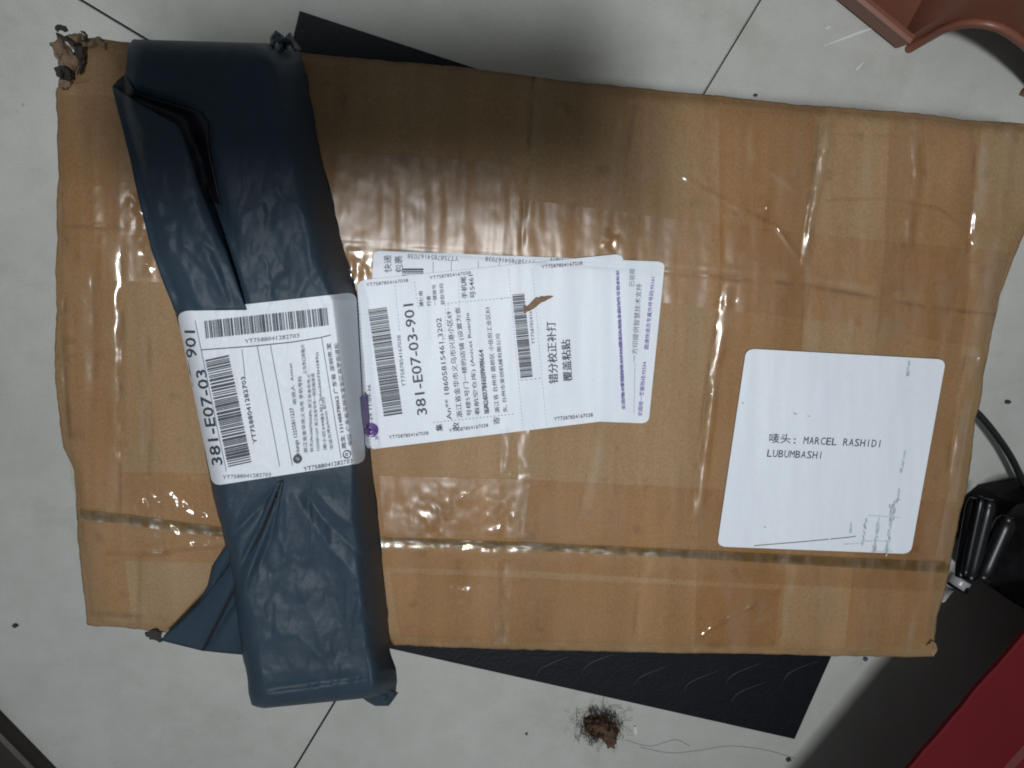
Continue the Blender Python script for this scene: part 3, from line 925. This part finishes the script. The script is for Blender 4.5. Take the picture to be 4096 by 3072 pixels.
class Print:
    """flat print collected in photo pixels, laid on a surface"""

    def __init__(s, zf, k, eps=.00022):
        s.k, s.zf, s.eps = k, zf, eps
        s.V, s.F, s.n = {}, {}, {}
        s.cnt, s.cur, s.hold = 0, ('printing', 0), False

    def add(s, mat, p, f):
        key = (mat, s.cur)
        s.V.setdefault(key, []).append(np.asarray(p, float))
        n = s.n.get(key, 0)
        s.F.setdefault(key, []).extend([tuple(i + n for i in q) for q in f])
        s.n[key] = n + len(p)

    def begin(s, nm):
        s.cnt += 1
        s.cur = (nm, s.cnt)

    def cv(s, p):
        ox, oy, k = s.k
        return np.array([ox + p[0] / k, oy + p[1] / k])

    def text(s, txt, a, b, h, mat='ink', bold=0., slant=0.):
        v, f = glyphs(txt, bold)
        if not len(v):
            return
        if not s.hold:
            s.begin('printed_text')
        a, b = s.cv(a), s.cv(b)
        h = h / s.k[2]
        x0, x1 = v[:, 0].min(), v[:, 0].max()
        cjk = any(ord(q) > 0x2e80 for q in txt)
        y0 = v[:, 1].min() if cjk else 0
        y1 = v[:, 1].max() if cjk else .73 if any(q.isalnum() for q in txt) else v[:, 1].max()
        if cjk:
            y0, y1 = min(y0, -.08), max(y1, .80)
        d = b - a
        L = np.hypot(*d)
        dn = d / L
        up = np.array([dn[1], -dn[0]])
        t = (v[:, 0] - x0) / (x1 - x0) * L
        w = (v[:, 1] - y0) / (y1 - y0) * h
        s.add(mat, a[None] + dn[None] * (t + w * slant)[:, None] + up[None] * w[:, None], f)

    def mono(s, txt, a, b, h, mat='ink', bold=0., slant=0.):
        a, b = np.array(a, float), np.array(b, float)
        s.begin('printed_text')
        s.hold = True
        n = len(txt)
        for i, ch in enumerate(txt):
            m = .435 if ch == 'I' else .44 if ch == '1' and 0 else .09
            if ch != ' ':
                s.text(ch, a + (b - a) * (i + m) / n, a + (b - a) * (i + 1 - m) / n, h, mat, bold, slant)
        s.hold = False

    def line(s, pts, w, mat='ink', dash=None):
        if not s.hold:
            s.begin('ruled_line')
        p = np.array([s.cv(q) for q in pts])
        w = w / s.k[2]
        n = max(2, int(np.hypot(*(p[-1] - p[0])) / 14))
        q = pl(p, n * (2 if dash else 1))
        for i in range(0, len(q) - 1, 2 if dash else 1):
            d = q[i + 1] - q[i]
            d /= np.hypot(*d)
            e = np.array([-d[1], d[0]]) * w / 2
            s.add(mat, [q[i] - e, q[i] + e, q[i + 1] + e, q[i + 1] - e], [(0, 1, 2, 3)])

    def bars(s, a, b, ln, seed, mat='ink', unit=3.2, side=1, mats=None):
        """barcode growing from a to b, bars ln long at right angles (to the right of a->b)"""
        s.begin('barcode')
        a, b = s.cv(a), s.cv(b)
        ln, unit = ln / s.k[2], unit / s.k[2]
        d = b - a
        L = np.hypot(*d)
        d /= L
        e = np.array([-d[1], d[0]]) * ln * side
        r = random.Random(seed)
        t, k = 0, 0
        while t < L - unit:
            w = min(unit * r.choice((1, 1, 2, 3, 2, 1)), L - t)
            p = a + d * t
            seg = max(1, int(ln / 12))
            V = []
            for i in range(seg + 1):
                V += [p + e * i / seg, p + d * w + e * i / seg]
            s.add(mats[k % len(mats)] if mats else mat, V, [(2 * i, 2 * i + 1, 2 * i + 3, 2 * i + 2) for i in range(seg)])
            t += w + unit * r.choice((1, 1, 1.5, 2))
            k += 1

    def disc(s, c, r, mat, inner=0., n=28):
        s.begin('printed_ring')
        c = s.cv(c)
        r = r / s.k[2]
        a = np.linspace(0, 2 * math.pi, n, endpoint=False)
        o = c + np.c_[np.cos(a), np.sin(a)] * r
        i = c + np.c_[np.cos(a), np.sin(a)] * r * inner if inner else c + np.c_[np.cos(a), np.sin(a)] * r * .02
        s.add(mat, np.r_[o, i], [(k, (k + 1) % n, n + (k + 1) % n, n + k) for k in range(n)])

    def poly(s, pts, mat):
        s.begin('printed_block')
        s.add(mat, [s.cv(q) for q in pts], [tuple(range(len(pts)))])

    def build(s, parent, names=None):
        for j, key in enumerate(s.V):
            mat, (nm, _) = key
            p = np.vstack(s.V[key])
            nm = (names or {}).get(mat, nm)
            e = s.eps + (.0005 if mat == 'white_print' else .000004 * j)
            o = mesh(nm, PX(p, ZB + s.zf(p[:, 0], p[:, 1]) + e), s.F[key], M[mat], parent, False)
            if nm in ('smudge', 'barcode', 'ruled_line'):
                o['kind'] = 'stuff'


# --- square address label on the right
zq = lambda x, y: box_h(x, y) * .9 + .0012
lab = paper('address_label', [(2985, 1394), (3784, 1438), (3643, 2216), (2868, 2186)], 130, 130, 30, zq, box, 'white square address label with two short lines of text')
p = Print(zq, (2800, 1350, 1.844), .0003)
p.text('唛头', (512, 778), (668, 782), 70)
p.text(':', (690, 782), (706, 783), 38)
p.mono('MARCEL RASHIDI', (758, 785), (1344, 811), 57, slant=.12)
p.mono('LUBUMBASHI', (490, 880), (908, 896), 56, slant=.12)
p.build(lab)
p = Print(zq, (2800, 1350, 1.844), .00026)
p.begin('smudge')
p.hold = True
for q, w in (([(692, 558), (714, 566)], 5), ([(793, 578), (811, 583)], 3), ([(312, 482), (322, 484)], 6), ([(474, 1395), (484, 1402)], 6)):
    p.line(q, w, 'mid')
p.line([(400, 1536), (700, 1512), (950, 1489)], 5, 'mid')
p.line([(960, 1488), (1100, 1474), (1150, 1466)], 5, 'mid')
r = random.Random(4)
for x0, y0, x1, y1, nn, w in ((1430, 1200, 1375, 1590, 34, 24), (1322, 1320, 1285, 1560, 16, 18), (1515, 830, 1490, 980, 9, 16), (1480, 1100, 1460, 1190, 6, 12), (1115, 1360, 1110, 1420, 4, 12), (1230, 1330, 1200, 1520, 8, 14), (1545, 170, 1535, 270, 5, 10)):
    for _ in range(int(nn * 2.5)):
        t = r.random()
        x, y = x0 + (x1 - x0) * t + r.gauss(0, w * .3), y0 + (y1 - y0) * t
        l = r.uniform(8, 40)
        p.line([(x, y), (x + (x1 - x0) / (y1 - y0) * l, y + l)], r.uniform(3, 13), r.choice(('soft', 'soft', 'smudge')))
for x0, y0, x1, y1 in ((1240, 1312, 1480, 1330), (1190, 1505, 1400, 1500), (1060, 1525, 1200, 1520), (1260, 1580, 1420, 1578), (1440, 1202, 1485, 1200)):
    p.line([(x0, y0), (x1, y1)], 4, 'soft')
p.build(lab, {'mid': 'smudge', 'smudge': 'smudge', 'soft': 'smudge'})

# --- two overlapping waybills beside the bag
zu = lambda x, y: surf(x, y) + .0010
under = paper('shipping_label', [(1494, 1002), (2660, 1047), (2594, 1694), (1468, 1650)], 90, 50, 26, zu, box, 'white waybill underneath, its top strip and purple print edge showing')
p = Print(zu, (1380, 960, 1.929))
p.text('快递', (362, 250), (358, 116), 62, 'mid', .006)
p.text('包裹', (448, 250), (442, 120), 62, 'mid', .006)
p.text('YT7587854167038', (878, 128), (484, 108), 38, 'mid')
p.text('YT7587854167038', (1472, 158), (1084, 128), 38, 'mid')
p.bars((440, 290), (440, 212), 165, 3, 'ink', 5)
for x in (680, 820, 1028, 1190):
    p.line([(x, 165), (x, 280)], 4, 'mid')
p.k = (2000, 960, 2.074)
p.text('已验视', (1116, 385), (1120, 238), 46, 'mid')
p.text('一方印提供智慧技术支持', (1136, 1010), (1178, 366), 48, 'mid')
p.line([(1112, 1440), (1120, 1010)], 3, 'faint')
p.text('全国统一客服热线:95554', (1178, 1466), (1218, 1014), 38, 'purple', .006)
p.text('圆通快递员专属外呼号码:95161', (1232, 908), (1288, 310), 38, 'purple', .006)
p.bars((420, 150), (700, 158), 40, 5, 'mid', 6)
p.build(under)
zt_ = lambda x, y: surf(x, y) + .0016
upper = paper('shipping_label', [(1428, 1122), (2494, 1014), (2452, 1680), (1462, 1800)], 200, 90, 30, zt_, box, 'white waybill on top, large digits 381-E07-03-901 and a torn brown spot')
p = Print(zt_, (1380, 960, 1.929), .0004)
for a, b in (((165, 360), (488, 324)), ((655, 305), (972, 264)), ((340, 1536), (645, 1502)), ((805, 1486), (1106, 1442))):
    p.text('YT7587854167038', a, b, 27)
p.bars((300, 1362), (178, 540), 145, 11, 'ink', 4.2)
p.text('YT7587854167038', (466, 1132), (428, 735), 29, 'mid')
p.text('381-E07-03-901', (634, 1345), (524, 490), 80, 'ink', .006)
p.text('请使用', (606, 516), (600, 396), 32, 'ink', .01)
p.text('行者', (664, 510), (660, 430), 32, 'ink', .006)
p.text('一键拨号', (712, 505), (702, 344), 32)
p.text('获取号码', (772, 500), (758, 335), 32)
p.text('手机尾', (946, 452), (934, 282), 44, 'ink', .008)
p.text('号5461', (1012, 448), (990, 268), 44, 'ink', .004)
p.text('集', (756, 1475), (752, 1420), 54, 'ink', .01)
p.text('收', (884, 1470), (880, 1404), 52)
p.text('寄', (1196, 1422), (1194, 1368), 52)
p.text('An** 18605815461,3202', (825, 1385), (740, 600), 40)
p.text('浙江省金华市义乌市兴港小区69', (908, 1370), (822, 550), 46)
p.text('号楼5号门一楼的店铺 (设置为查', (986, 1356), (892, 516), 46)
p.text('看航空仓库) (Anicet RuanJie', (1046, 1350), (964, 560), 42)
p.text('XA26075H28978664', (1112, 1342), (1066, 846), 38, 'ink', .008)
p.text('QA8260378H26978664', (1110, 1340), (1070, 930), 36, 'mid', .004)
p.text('浙江省 台州市 路桥区 小伍份工业区B3', (1194, 1332), (1116, 518), 38)
p.text('东, 台州市莱创机械有限公司', (1256, 1328), (1196, 724), 36)
for q in ([(96, 430), (200, 1600)], [(385, 350), (420, 700)], [(535, 320), (565, 520)], [(680, 1410), (1300, 1345)], [(790, 490), (1270, 445)], [(800, 700), (795, 490)], [(880, 510), (878, 260)], [(775, 500), (770, 800)]):
    p.line(q, 3, 'faint', True)
p.poly([(120, 1210), (178, 1200), (192, 1425), (142, 1432)], 'purple_s')
p.disc((204, 1468), 54, 'purple_s')
p.text('YTO', (222, 1518), (186, 1432), 42, 'white_print', .02)
p.text('圆通速递', (180, 1400), (166, 1222), 26, 'white_print')
p.text('1-29 11:09:36', (214, 1432), (196, 1118), 26, 'mid')
p.text('20', (258, 1540), (252, 1512), 26, 'mid')
p.k = (2000, 960, 2.074)
p.bars((170, 1145), (100, 450), 102, 12, 'ink', 4.2)
p.text('YT758785416', (290, 865), (266, 592), 28, 'mid')
p.text('错分校正补打', (486, 1190), (462, 676), 82, 'ink', .008)
p.text('覆盖粘贴', (602, 1172), (582, 826), 78, 'ink', .008)
p.text('YT7587854167038', (345, 240), (686, 204), 29)
p.text('YT7587854167038', (450, 1502), (772, 1466), 31)
p.text('全国统一客服热线:95554 圆通快递员专属外呼号码:95161', (1042, 1412), (988, 256), 32, 'purple', .004)
p.text('速递寄件服务协议详见官网 www 圆通速递有限公司 监督电话', (1036, 1300), (990, 262), 26, 'purple', .004)
for q in ([(70, 240), (190, 1560)], [(268, 240), (385, 1540)], [(170, 1165), (340, 1150)], [(0, 490), (80, 478)]):
    p.line(q, 3, 'faint', True)
p.build(upper, {'purple_s': 'logo', 'white_print': 'logo_lettering'})
p = Print(zt_, (2000, 960, 2.074), .0006)
rim = [(190, 552), (206, 545), (224, 548), (240, 536), (262, 512), (284, 490), (300, 474), (322, 478), (342, 466), (372, 468), (400, 462), (446, 466), (420, 484), (396, 494), (372, 510), (348, 516), (318, 538), (300, 556), (276, 572), (248, 588), (222, 596), (206, 610), (194, 606), (200, 580)]
p.poly(rim, 'hole')
p.build(upper, {'hole': 'torn_spot'})

# --- waybill wrapped over the bag
zl = lambda x, y: bag_z(x, y) + .0010


def bend1(p):
    c = p.copy()
    return c


wb = paper('shipping_label', [(707, 1248), (1425, 1168), (1462, 1850), (850, 1944)], 220, 120, 34, zl, bag, 'white waybill bent over the edge of the bag')
p = Print(zl, (700, 1200, 2.154), .0007)
p.text('381-E07-03', (408, 1420), (262, 600), 92, 'ink', .006, .1)
p.text('901', (186, 500), (168, 266), 92, 'ink', .006, .1)
p.bars((456, 1440), (256, 505), 205, 21, 'ink', 7)
p.text('YT7588041282703', (706, 1236), (600, 660), 38)
p.bars((250, 182), (1310, 68), 152, 22, 'mid', 7.5, 1, ['mid', 'faint', 'mid', 'ink'])
p.text('YT7588041282703', (600, 375), (1070, 325), 36, 'faint')
p.text('YT7588041282703', (1110, 1476), (1530, 1404), 36, 'mid')
p.text('YT7588041282703', (410, 1545), (825, 1522), 32, 'faint')
p.line([(222, 432), (640, 402), (1000, 366), (1250, 326), (1340, 304)], 6)
for q in ([(705, 395), (900, 1440)], [(818, 382), (1010, 1430)], [(1262, 330), (1430, 1370)], [(170, 180), (440, 1480)], [(575, 430), (600, 660)]):
    p.line(q, 4, 'faint')
p.disc((1054, 1372), 38, 'ink', .45)
p.text('收', (1070, 1386), (1066, 1356), 30)
p.disc((1480, 1332), 36, 'ink', .8)
p.text('寄', (1494, 1346), (1490, 1316), 28)
p.text('Nunga 13255811237', (1074, 1330), (1016, 930), 34, 'mid')
p.text('收货人  Anicet', (1046, 900), (1006, 545), 32, 'mid')
p.text('浙江省金华市义乌市 手机号码', (1142, 1320), (1088, 660), 34, 'mid')
p.text('义乌市口岸路兴', (1136, 640), (1112, 386), 34, 'mid')
p.text('软杰(An26075H289) 浙江省金华市义', (1196, 1312), (1168, 640), 34, 'mid')
p.text('13255811237 浙江省金华市一楼店铺(集看', (1250, 1300), (1204, 632), 34, 'mid')
p.text('港小区69幢5号门(An26075H289))', (1312, 1296), (1236, 452), 34, 'mid')
p.text('空运仓库)(Anicet 软杰)', (1368, 1284), (1292, 840), 34, 'mid')
p.text('周生 13148878062 广东省 深圳市,宝', (1478, 1282), (1340, 372), 40, 'ink')
p.text('安区 广东省深圳市宝安区燕罗街道松', (1530, 1254), (1404, 370), 38, 'mid')
p.build(wb)

# ------------------------------------------------------------------ things around the box
# terracotta stool, arched foot
st_ = thing('plastic_stool', 'terracotta pink plastic stool with an arched side standing beyond the box', 'stool', tuple(P1(3800, 60, 0)))
F0 = P1(3598, 168, 0)
G0 = P1(4210, 440, 0)
Q0 = P1(3050, -280, 0)
df = (G0 - F0).normalized()
inn = Vector((-df.y, df.x, 0))
upf = (Vector((0, 0, 1)) + inn * .16).normalized()
nf = df.cross(upf).normalized()
dl = (Q0 - F0).normalized()
inl = Vector((dl.y, -dl.x, 0))
HS = .23


def panel(outer, thick, name, mat, parent, nrm):
    bm = bmesh.new()
    vs = [bm.verts.new(q) for q in outer]
    f = bm.faces.new(vs)
    r = bmesh.ops.extrude_face_region(bm, geom=[f])
    for e in r['geom']:
        if isinstance(e, bmesh.types.BMVert):
            e.co += nrm * thick
    bmesh.ops.recalc_face_normals(bm, faces=bm.faces)
    me = bpy.data.meshes.new(name)
    bm.to_mesh(me)
    return link(name, me, mat, parent, False)


arch_px = [(3738, 128), (3765, 112), (3800, 97), (3850, 84), (3900, 80), (3950, 85), (4000, 98), (4050, 126), (4096, 160), (4140, 205), (4180, 270), (4200, 330)]
arch = [on_plane(q, F0, nf) for q in arch_px]
foot = F0 + (arch[0] - F0).dot(df) * df
crest = F0 + upf * HS
far = (arch[-1] - F0).dot(df)
footL = F0 + df * max(.006, (arch[0] - F0).dot(df))
pts = [F0, footL] + arch + [F0 + df * far, F0 + df * (far + .04), F0 + df * (far + .04) + upf * HS, crest]
panel(pts, .0025, 'side_panel', M['pink'], st_, -nf * (1 if nf.dot(inn) < 0 else -1))
rim_pts = [q + (-nf if nf.dot(inn) > 0 else nf) * .0015 for q in [footL] + arch]
tube('arch_rim', rim_pts, .0024, M['pink'], st_)
upl = (Vector((0, 0, 1)) + inl * .6).normalized()
if (upl.xy.dot(inn.xy)) < 0:
    upl = (Vector((0, 0, 1)) - inl * .6).normalized()
L0 = Q0
wl = [F0, F0 + (crest - F0), L0 + upl * HS, L0]
nl = (L0 - F0).cross(upl).normalized()
if nl.dot(P1(2000, 1500, 0) - F0) < 0:
    nl = -nl
panel(wl, .0025, 'side_panel', M['pink'], st_, -nl)
# stepped rim along the foot of that side
V, F = [], []
for q in (F0, L0):
    for a, b in ((0.001, 0), (.0055, 0), (.0055, .012), (.003, .014), (.0, .015)):
        V.append(q + nl * a + Vector((0, 0, b)))
F = [(i, i + 1, 6 + i, 5 + i) for i in range(4)] + [tuple(range(5)), tuple(range(9, 4, -1))]
mesh('foot_rim', V, F, M['pink'], st_, False)
seat = [crest - nf * 0, F0 + df * (far + .04) + upf * HS, F0 + df * (far + .04) + upf * HS + inn * .25, L0 + upl * HS + inn * .12, L0 + upl * HS]
panel(seat, .012, 'seat', M['pink'], st_, Vector((0, 0, 1)))
back = [F0 + df * (far + .04), F0 + df * (far + .04) + inn * .3, F0 + df * (far + .04) + inn * .27 + Vector((0, 0, HS * .98)), F0 + df * (far + .04) + upf * HS]
panel(back, .0025, 'side_panel', M['pink'], st_, df)

# red stool, lower right: seat edge seen from above, its shade on the floor
HR = .085
rs = thing('red_stool', 'low red plastic stool with a straight seat edge, lower right of the box', 'stool', tuple(P1(4000, 2900, 0)))
ra, rb_ = P1(4330, 2262, HR), P1(2960, 3871, HR)
rd = (rb_ - ra).normalized()
rn = Vector((-rd.y, rd.x, 0))
if rn.dot(P1(4300, 3200, HR) - ra) < 0:
    rn = -rn
V, F = [], []
prof = [(0.001, -.0035), (0, -.003), (0, -.0006), (.0005, -.0001), (.001, 0), (.02, .0004), (.047, .0006), (.050, .003), (.056, .004), (.26, .004), (.26, -.0035)]
nn = 40
for i in range(nn):
    q = ra + (rb_ - ra) * i / (nn - 1)
    for a, b in prof:
        V.append(q + rn * (a + .0006 * NA.at(np.array([i * .9]), np.array([2.]))[0]) + Vector((0, 0, b)))
m_ = len(prof)
F = [tuple(f) for f in grid_faces(nn, m_)] + [tuple(range(m_)), tuple(range(nn * m_ - 1, nn * m_ - 1 - m_, -1))]
mesh('seat', V, F, M['red'], rs, False)
for t, w in ((.06, .11), (.94, .11), (.06, .24), (.94, .24)):
    c = ra + (rb_ - ra) * t + rn * w
    cs = []
    for zz, k in ((HR - .004, .016), (.001, .021)):
        for a, b in ((-1, -1), (1, -1), (1, 1), (-1, 1)):
            q = c + rd * a * k + rn * b * k
            cs.append((q.x, q.y, zz))
    mesh('leg', cs, [(0, 1, 2, 3), (4, 7, 6, 5)] + [(i, i + 4, (i + 1) % 4 + 4, (i + 1) % 4) for i in range(4)], M['red'], rs, False)

# black appliance with ribbed barrels
ap = thing('appliance', 'glossy black appliance with ribbed barrel and pale tip against the right side of the box', 'appliance', tuple(P1(3930, 2200, 0)))
for (x0, y0), (x1, y1), r_px, zc in (((3893, 1990), (3838, 2306), 3.3, .054), ((3958, 1996), (3878, 2318), 4.2, .058), ((4032, 2066), (3925, 2312), 5.6, .060), ((3925, 1985), (3858, 2300), 2.4, .060)):
    R = r_px / 1000
    q = [P1(x0 + (x1 - x0) * t, y0 + (y1 - y0) * t, zc) for t in np.linspace(0, 1, 14)]
    rr = [R * .55, R * .9] + [R] * 10 + [R * .92, R * .7]
    tube('barrel', q, rr, M['black'], ap, 20)
q = [P1(3822 + (3800 - 3822) * t + 22, 2312 + (2342 - 2312) * t, .05) for t in np.linspace(0, 1, 4)]
tube('collar', q, .0062, M['silver'], ap, 16)
tube('end_cap', [P1(3838, 2330, .05), P1(3826, 2352, .05)], .0060, M['black'], ap, 16)
tube('pale_tip', [P1(3806, 2346, .045), P1(3785, 2372, .04), P1(3770, 2400, .034)], [.0026, .0022, .0016], M['pale'], ap, 10)
A = [(4005, 2080), (4060, 2020), (4200, 1985), (4400, 1970)]
B = [(3955, 2340), (4030, 2395), (4120, 2450), (4400, 2600)]
pp = ruled(A, B, 30, 24)
t = np.repeat(np.linspace(0, 1, 24), 30)
s = np.tile(np.linspace(0, 1, 30), 24)
zz = .035 + .03 * np.sin(math.pi * t) ** .6 * np.minimum(1, .35 + s * 2) + .002 * NB.fbm(pp[:, 0] / 60, pp[:, 1] / 60, 3)
V = PX(pp, zz)
low = V.copy()
low[:, 2] = .002
F = [tuple(f) for f in grid_faces(24, 30)]
ringb = np.r_[np.arange(30), np.arange(1, 24) * 30 + 29, 23 * 30 + np.arange(28, -1, -1), np.arange(22, 0, -1) * 30]
F += [(ringb[i], ringb[i] + 720, ringb[(i + 1) % len(ringb)] + 720, ringb[(i + 1) % len(ringb)]) for i in range(len(ringb))]
mesh('soft_case', np.vstack([V, low]), F, M['blackm'], ap)

# cable
tag(tube('power_cable', spline([P1(3700, 1590, .016), P1(3840, 1608, .024), P1(3905, 1648, .026), P1(3985, 1742, .024), P1(4055, 1850, .02), P1(4110, 1985, .016), P1(4140, 2150, .008)], 10), .0021, M['cable']),
    'black cable curving out from under the right edge of the box', 'cable')

# dark board in the lower left corner
bd = [P1(-60, 2774, 0) + Vector((0, 0, .012)), P1(305, 3150, 0) + Vector((0, 0, .012))]
d1 = (bd[1] - bd[0]).normalized()
nb = Vector((d1.y, -d1.x, 0))
if nb.dot(P1(-100, 3200, 0) - bd[0]) < 0:
    nb = -nb
V, F = [], []
prof = [(.001, -.0117), (0, -.010), (0, -.004), (.001, -.0012), (.0035, 0), (.03, .0004), (.16, .0004), (.16, -.0117)]
for i in range(12):
    q = bd[0] - d1 * .12 + (bd[1] - bd[0] + d1 * .2) * i / 11
    for a, b in prof:
        V.append(q + nb * a + Vector((0, 0, b)))
mesh_o = mesh('wooden_board', V, [tuple(f) for f in grid_faces(12, 8)] + [tuple(range(8)), tuple(range(95, 87, -1))], M['wood'], None, False)
tag(mesh_o, 'dark brown board edge poking in at the lower left corner', 'board')

# clump of lint and hair on the tile
lc = P1(2415, 2910, 0)
lint = thing('lint_clump', 'fuzzy brown clump of lint and hair on the tile below the black mat', 'lint', tuple(lc))
A = [(2335, 2880), (2345, 2868), (2360, 2862), (2375, 2868), (2420, 2874), (2455, 2892), (2478, 2922)]
B = [(2338, 2890), (2348, 2920), (2380, 2945), (2415, 2958), (2430, 2992), (2456, 2996), (2468, 2945)]
pp = ruled(A, B, 60, 44)
pp = pp + np.c_[NA.fbm(pp[:, 0] / 14, pp[:, 1] / 14, 3), NB.fbm(pp[:, 0] / 22, pp[:, 1] / 22, 3)] * 7
tt = np.repeat(np.linspace(0, 1, 44), 60)
ss = np.tile(np.linspace(0, 1, 60), 44)
zz = .0007 + .007 * np.clip(np.sin(math.pi * tt) * np.sin(math.pi * ss), 0, 1) ** .6 * (.75 + .3 * NC.fbm(pp[:, 0] / 28, pp[:, 1] / 28, 4))
mesh('lint_core', PX(pp, np.maximum(zz, .0006)), grid_faces(44, 60), M['lint'], lint)
VV, FF = [], []
r = random.Random(9)
for k in range(900):
    cx, cy = r.gauss(2402, 38), r.gauss(2908, 30)
    a = r.uniform(0, 6.28)
    q = []
    L = r.uniform(10, 34)
    for i in range(6):
        q.append(P1(cx, cy, .001 + .006 * abs(math.sin(i * .9 + k)) * r.random()))
        a += r.gauss(0, .5)
        cx += math.cos(a) * L / 5
        cy += math.sin(a) * L / 5
    v_, f_2 = tube(None, q, r.uniform(.00006, .00014), None, None, 4, False)
    FF += [tuple(i + len(VV) for i in f) for f in f_2]
    VV += v_
fz = mesh('lint_fibres', VV, FF, M['lint'], lint)
fz['kind'] = 'stuff'
VV, FF = [], []
for k in range(7):
    cx, cy = r.gauss(2450, 50), r.gauss(2890, 40)
    a = r.uniform(0, 6.28)
    q = []
    for i in range(9):
        q.append(P1(cx, cy, .0006 + .002 * r.random()))
        a += r.gauss(0, .35)
        cx += math.cos(a) * 16
        cy += math.sin(a) * 16
    v_, f_2 = tube(None, q, .00009, None, None, 4, False)
    FF += [tuple(i + len(VV) for i in f) for f in f_2]
    VV += v_
fz = mesh('hair', VV, FF, M['hair'], lint)
fz['kind'] = 'stuff'
for q in ([(2560, 2990), (2680, 3012), (2800, 3002), (2920, 2985), (3060, 3000), (3180, 3035)], [(2500, 2960), (2600, 2985), (2700, 2960), (2760, 2985)]):
    tube('hair', spline([P1(x, y, .0006) for x, y in q], 6), .00008, M['hair'], lint, 4)
flat_poly([(2536, 2908), (2544, 2906), (2548, 2935), (2540, 2938)], .0012, 'white_speck', M['streak'], lint)

# crumbs
for i, (x, y, r_px, m_, lb) in enumerate(((60, 2504, 11, 'crumb', 'dark crumb on the tile left of the box, near the lower left'), (4032, 1608, 13, 'crumb', 'oval black crumb on the tile above the black cable'),
                                         (3462, 2637, 12, 'bead', 'small blue-grey crumb at the lower edge of the box beside the mat'), (3155, 3040, 12, 'crumb', 'dark crumb on the tile below the mat corner'),
                                         (3022, 380, 8, 'crumb', 'tiny dark crumb beside the upper edge of the box'), (2106, 2937, 6, 'crumb', 'tiny grey crumb left of the brown lint clump'))):
    bm = bmesh.new()
    bmesh.ops.create_icosphere(bm, subdivisions=2, radius=r_px / 7000)
    rr = random.Random(i)
    for v in bm.verts:
        v.co *= 1 + rr.uniform(-.22, .22)
        v.co.z *= .6
        v.co.y *= .75
    me = bpy.data.meshes.new('crumb')
    bm.to_mesh(me)
    o = link('crumb', me, M[m_])
    o.location = P1(x, y, .0012)
    tag(o, lb, 'crumb', 'crumbs on the tiles')

# the telephone the picture is taken with, whose shadow falls over the box top
ph = thing('smartphone', 'black smartphone held above the box, taking the picture, with an added shadow-casting panel', 'phone', (0, 0, HC))
back_o = Vector((0, 0, HC)) - f_ * .0012


def slab(name, x0, x1, y0, y1, thick, bev, mat):
    bm = bmesh.new()
    bmesh.ops.create_cube(bm, size=1)
    for v in bm.verts:
        v.co = back_o + r_ * ((x0 + x1) / 2 + v.co.x * (x1 - x0)) + d_ * ((y0 + y1) / 2 + v.co.y * (y1 - y0)) - f_ * ((v.co.z + .5) * thick)
    bmesh.ops.bevel(bm, geom=bm.edges[:], offset=bev, segments=3, affect='EDGES')
    bmesh.ops.recalc_face_normals(bm, faces=bm.faces)
    me = bpy.data.meshes.new(name)
    bm.to_mesh(me)
    return link(name, me, mat, ph)


slab('phone_body', -.108, .040, -.034, .040, .008, .003, M['blackm'])
slab('shadow_panel', -.148, -.1085, -.034, .040, .002, .0008, M['blackm'])  # made-up panel, out of view, added to widen the phone's shadow
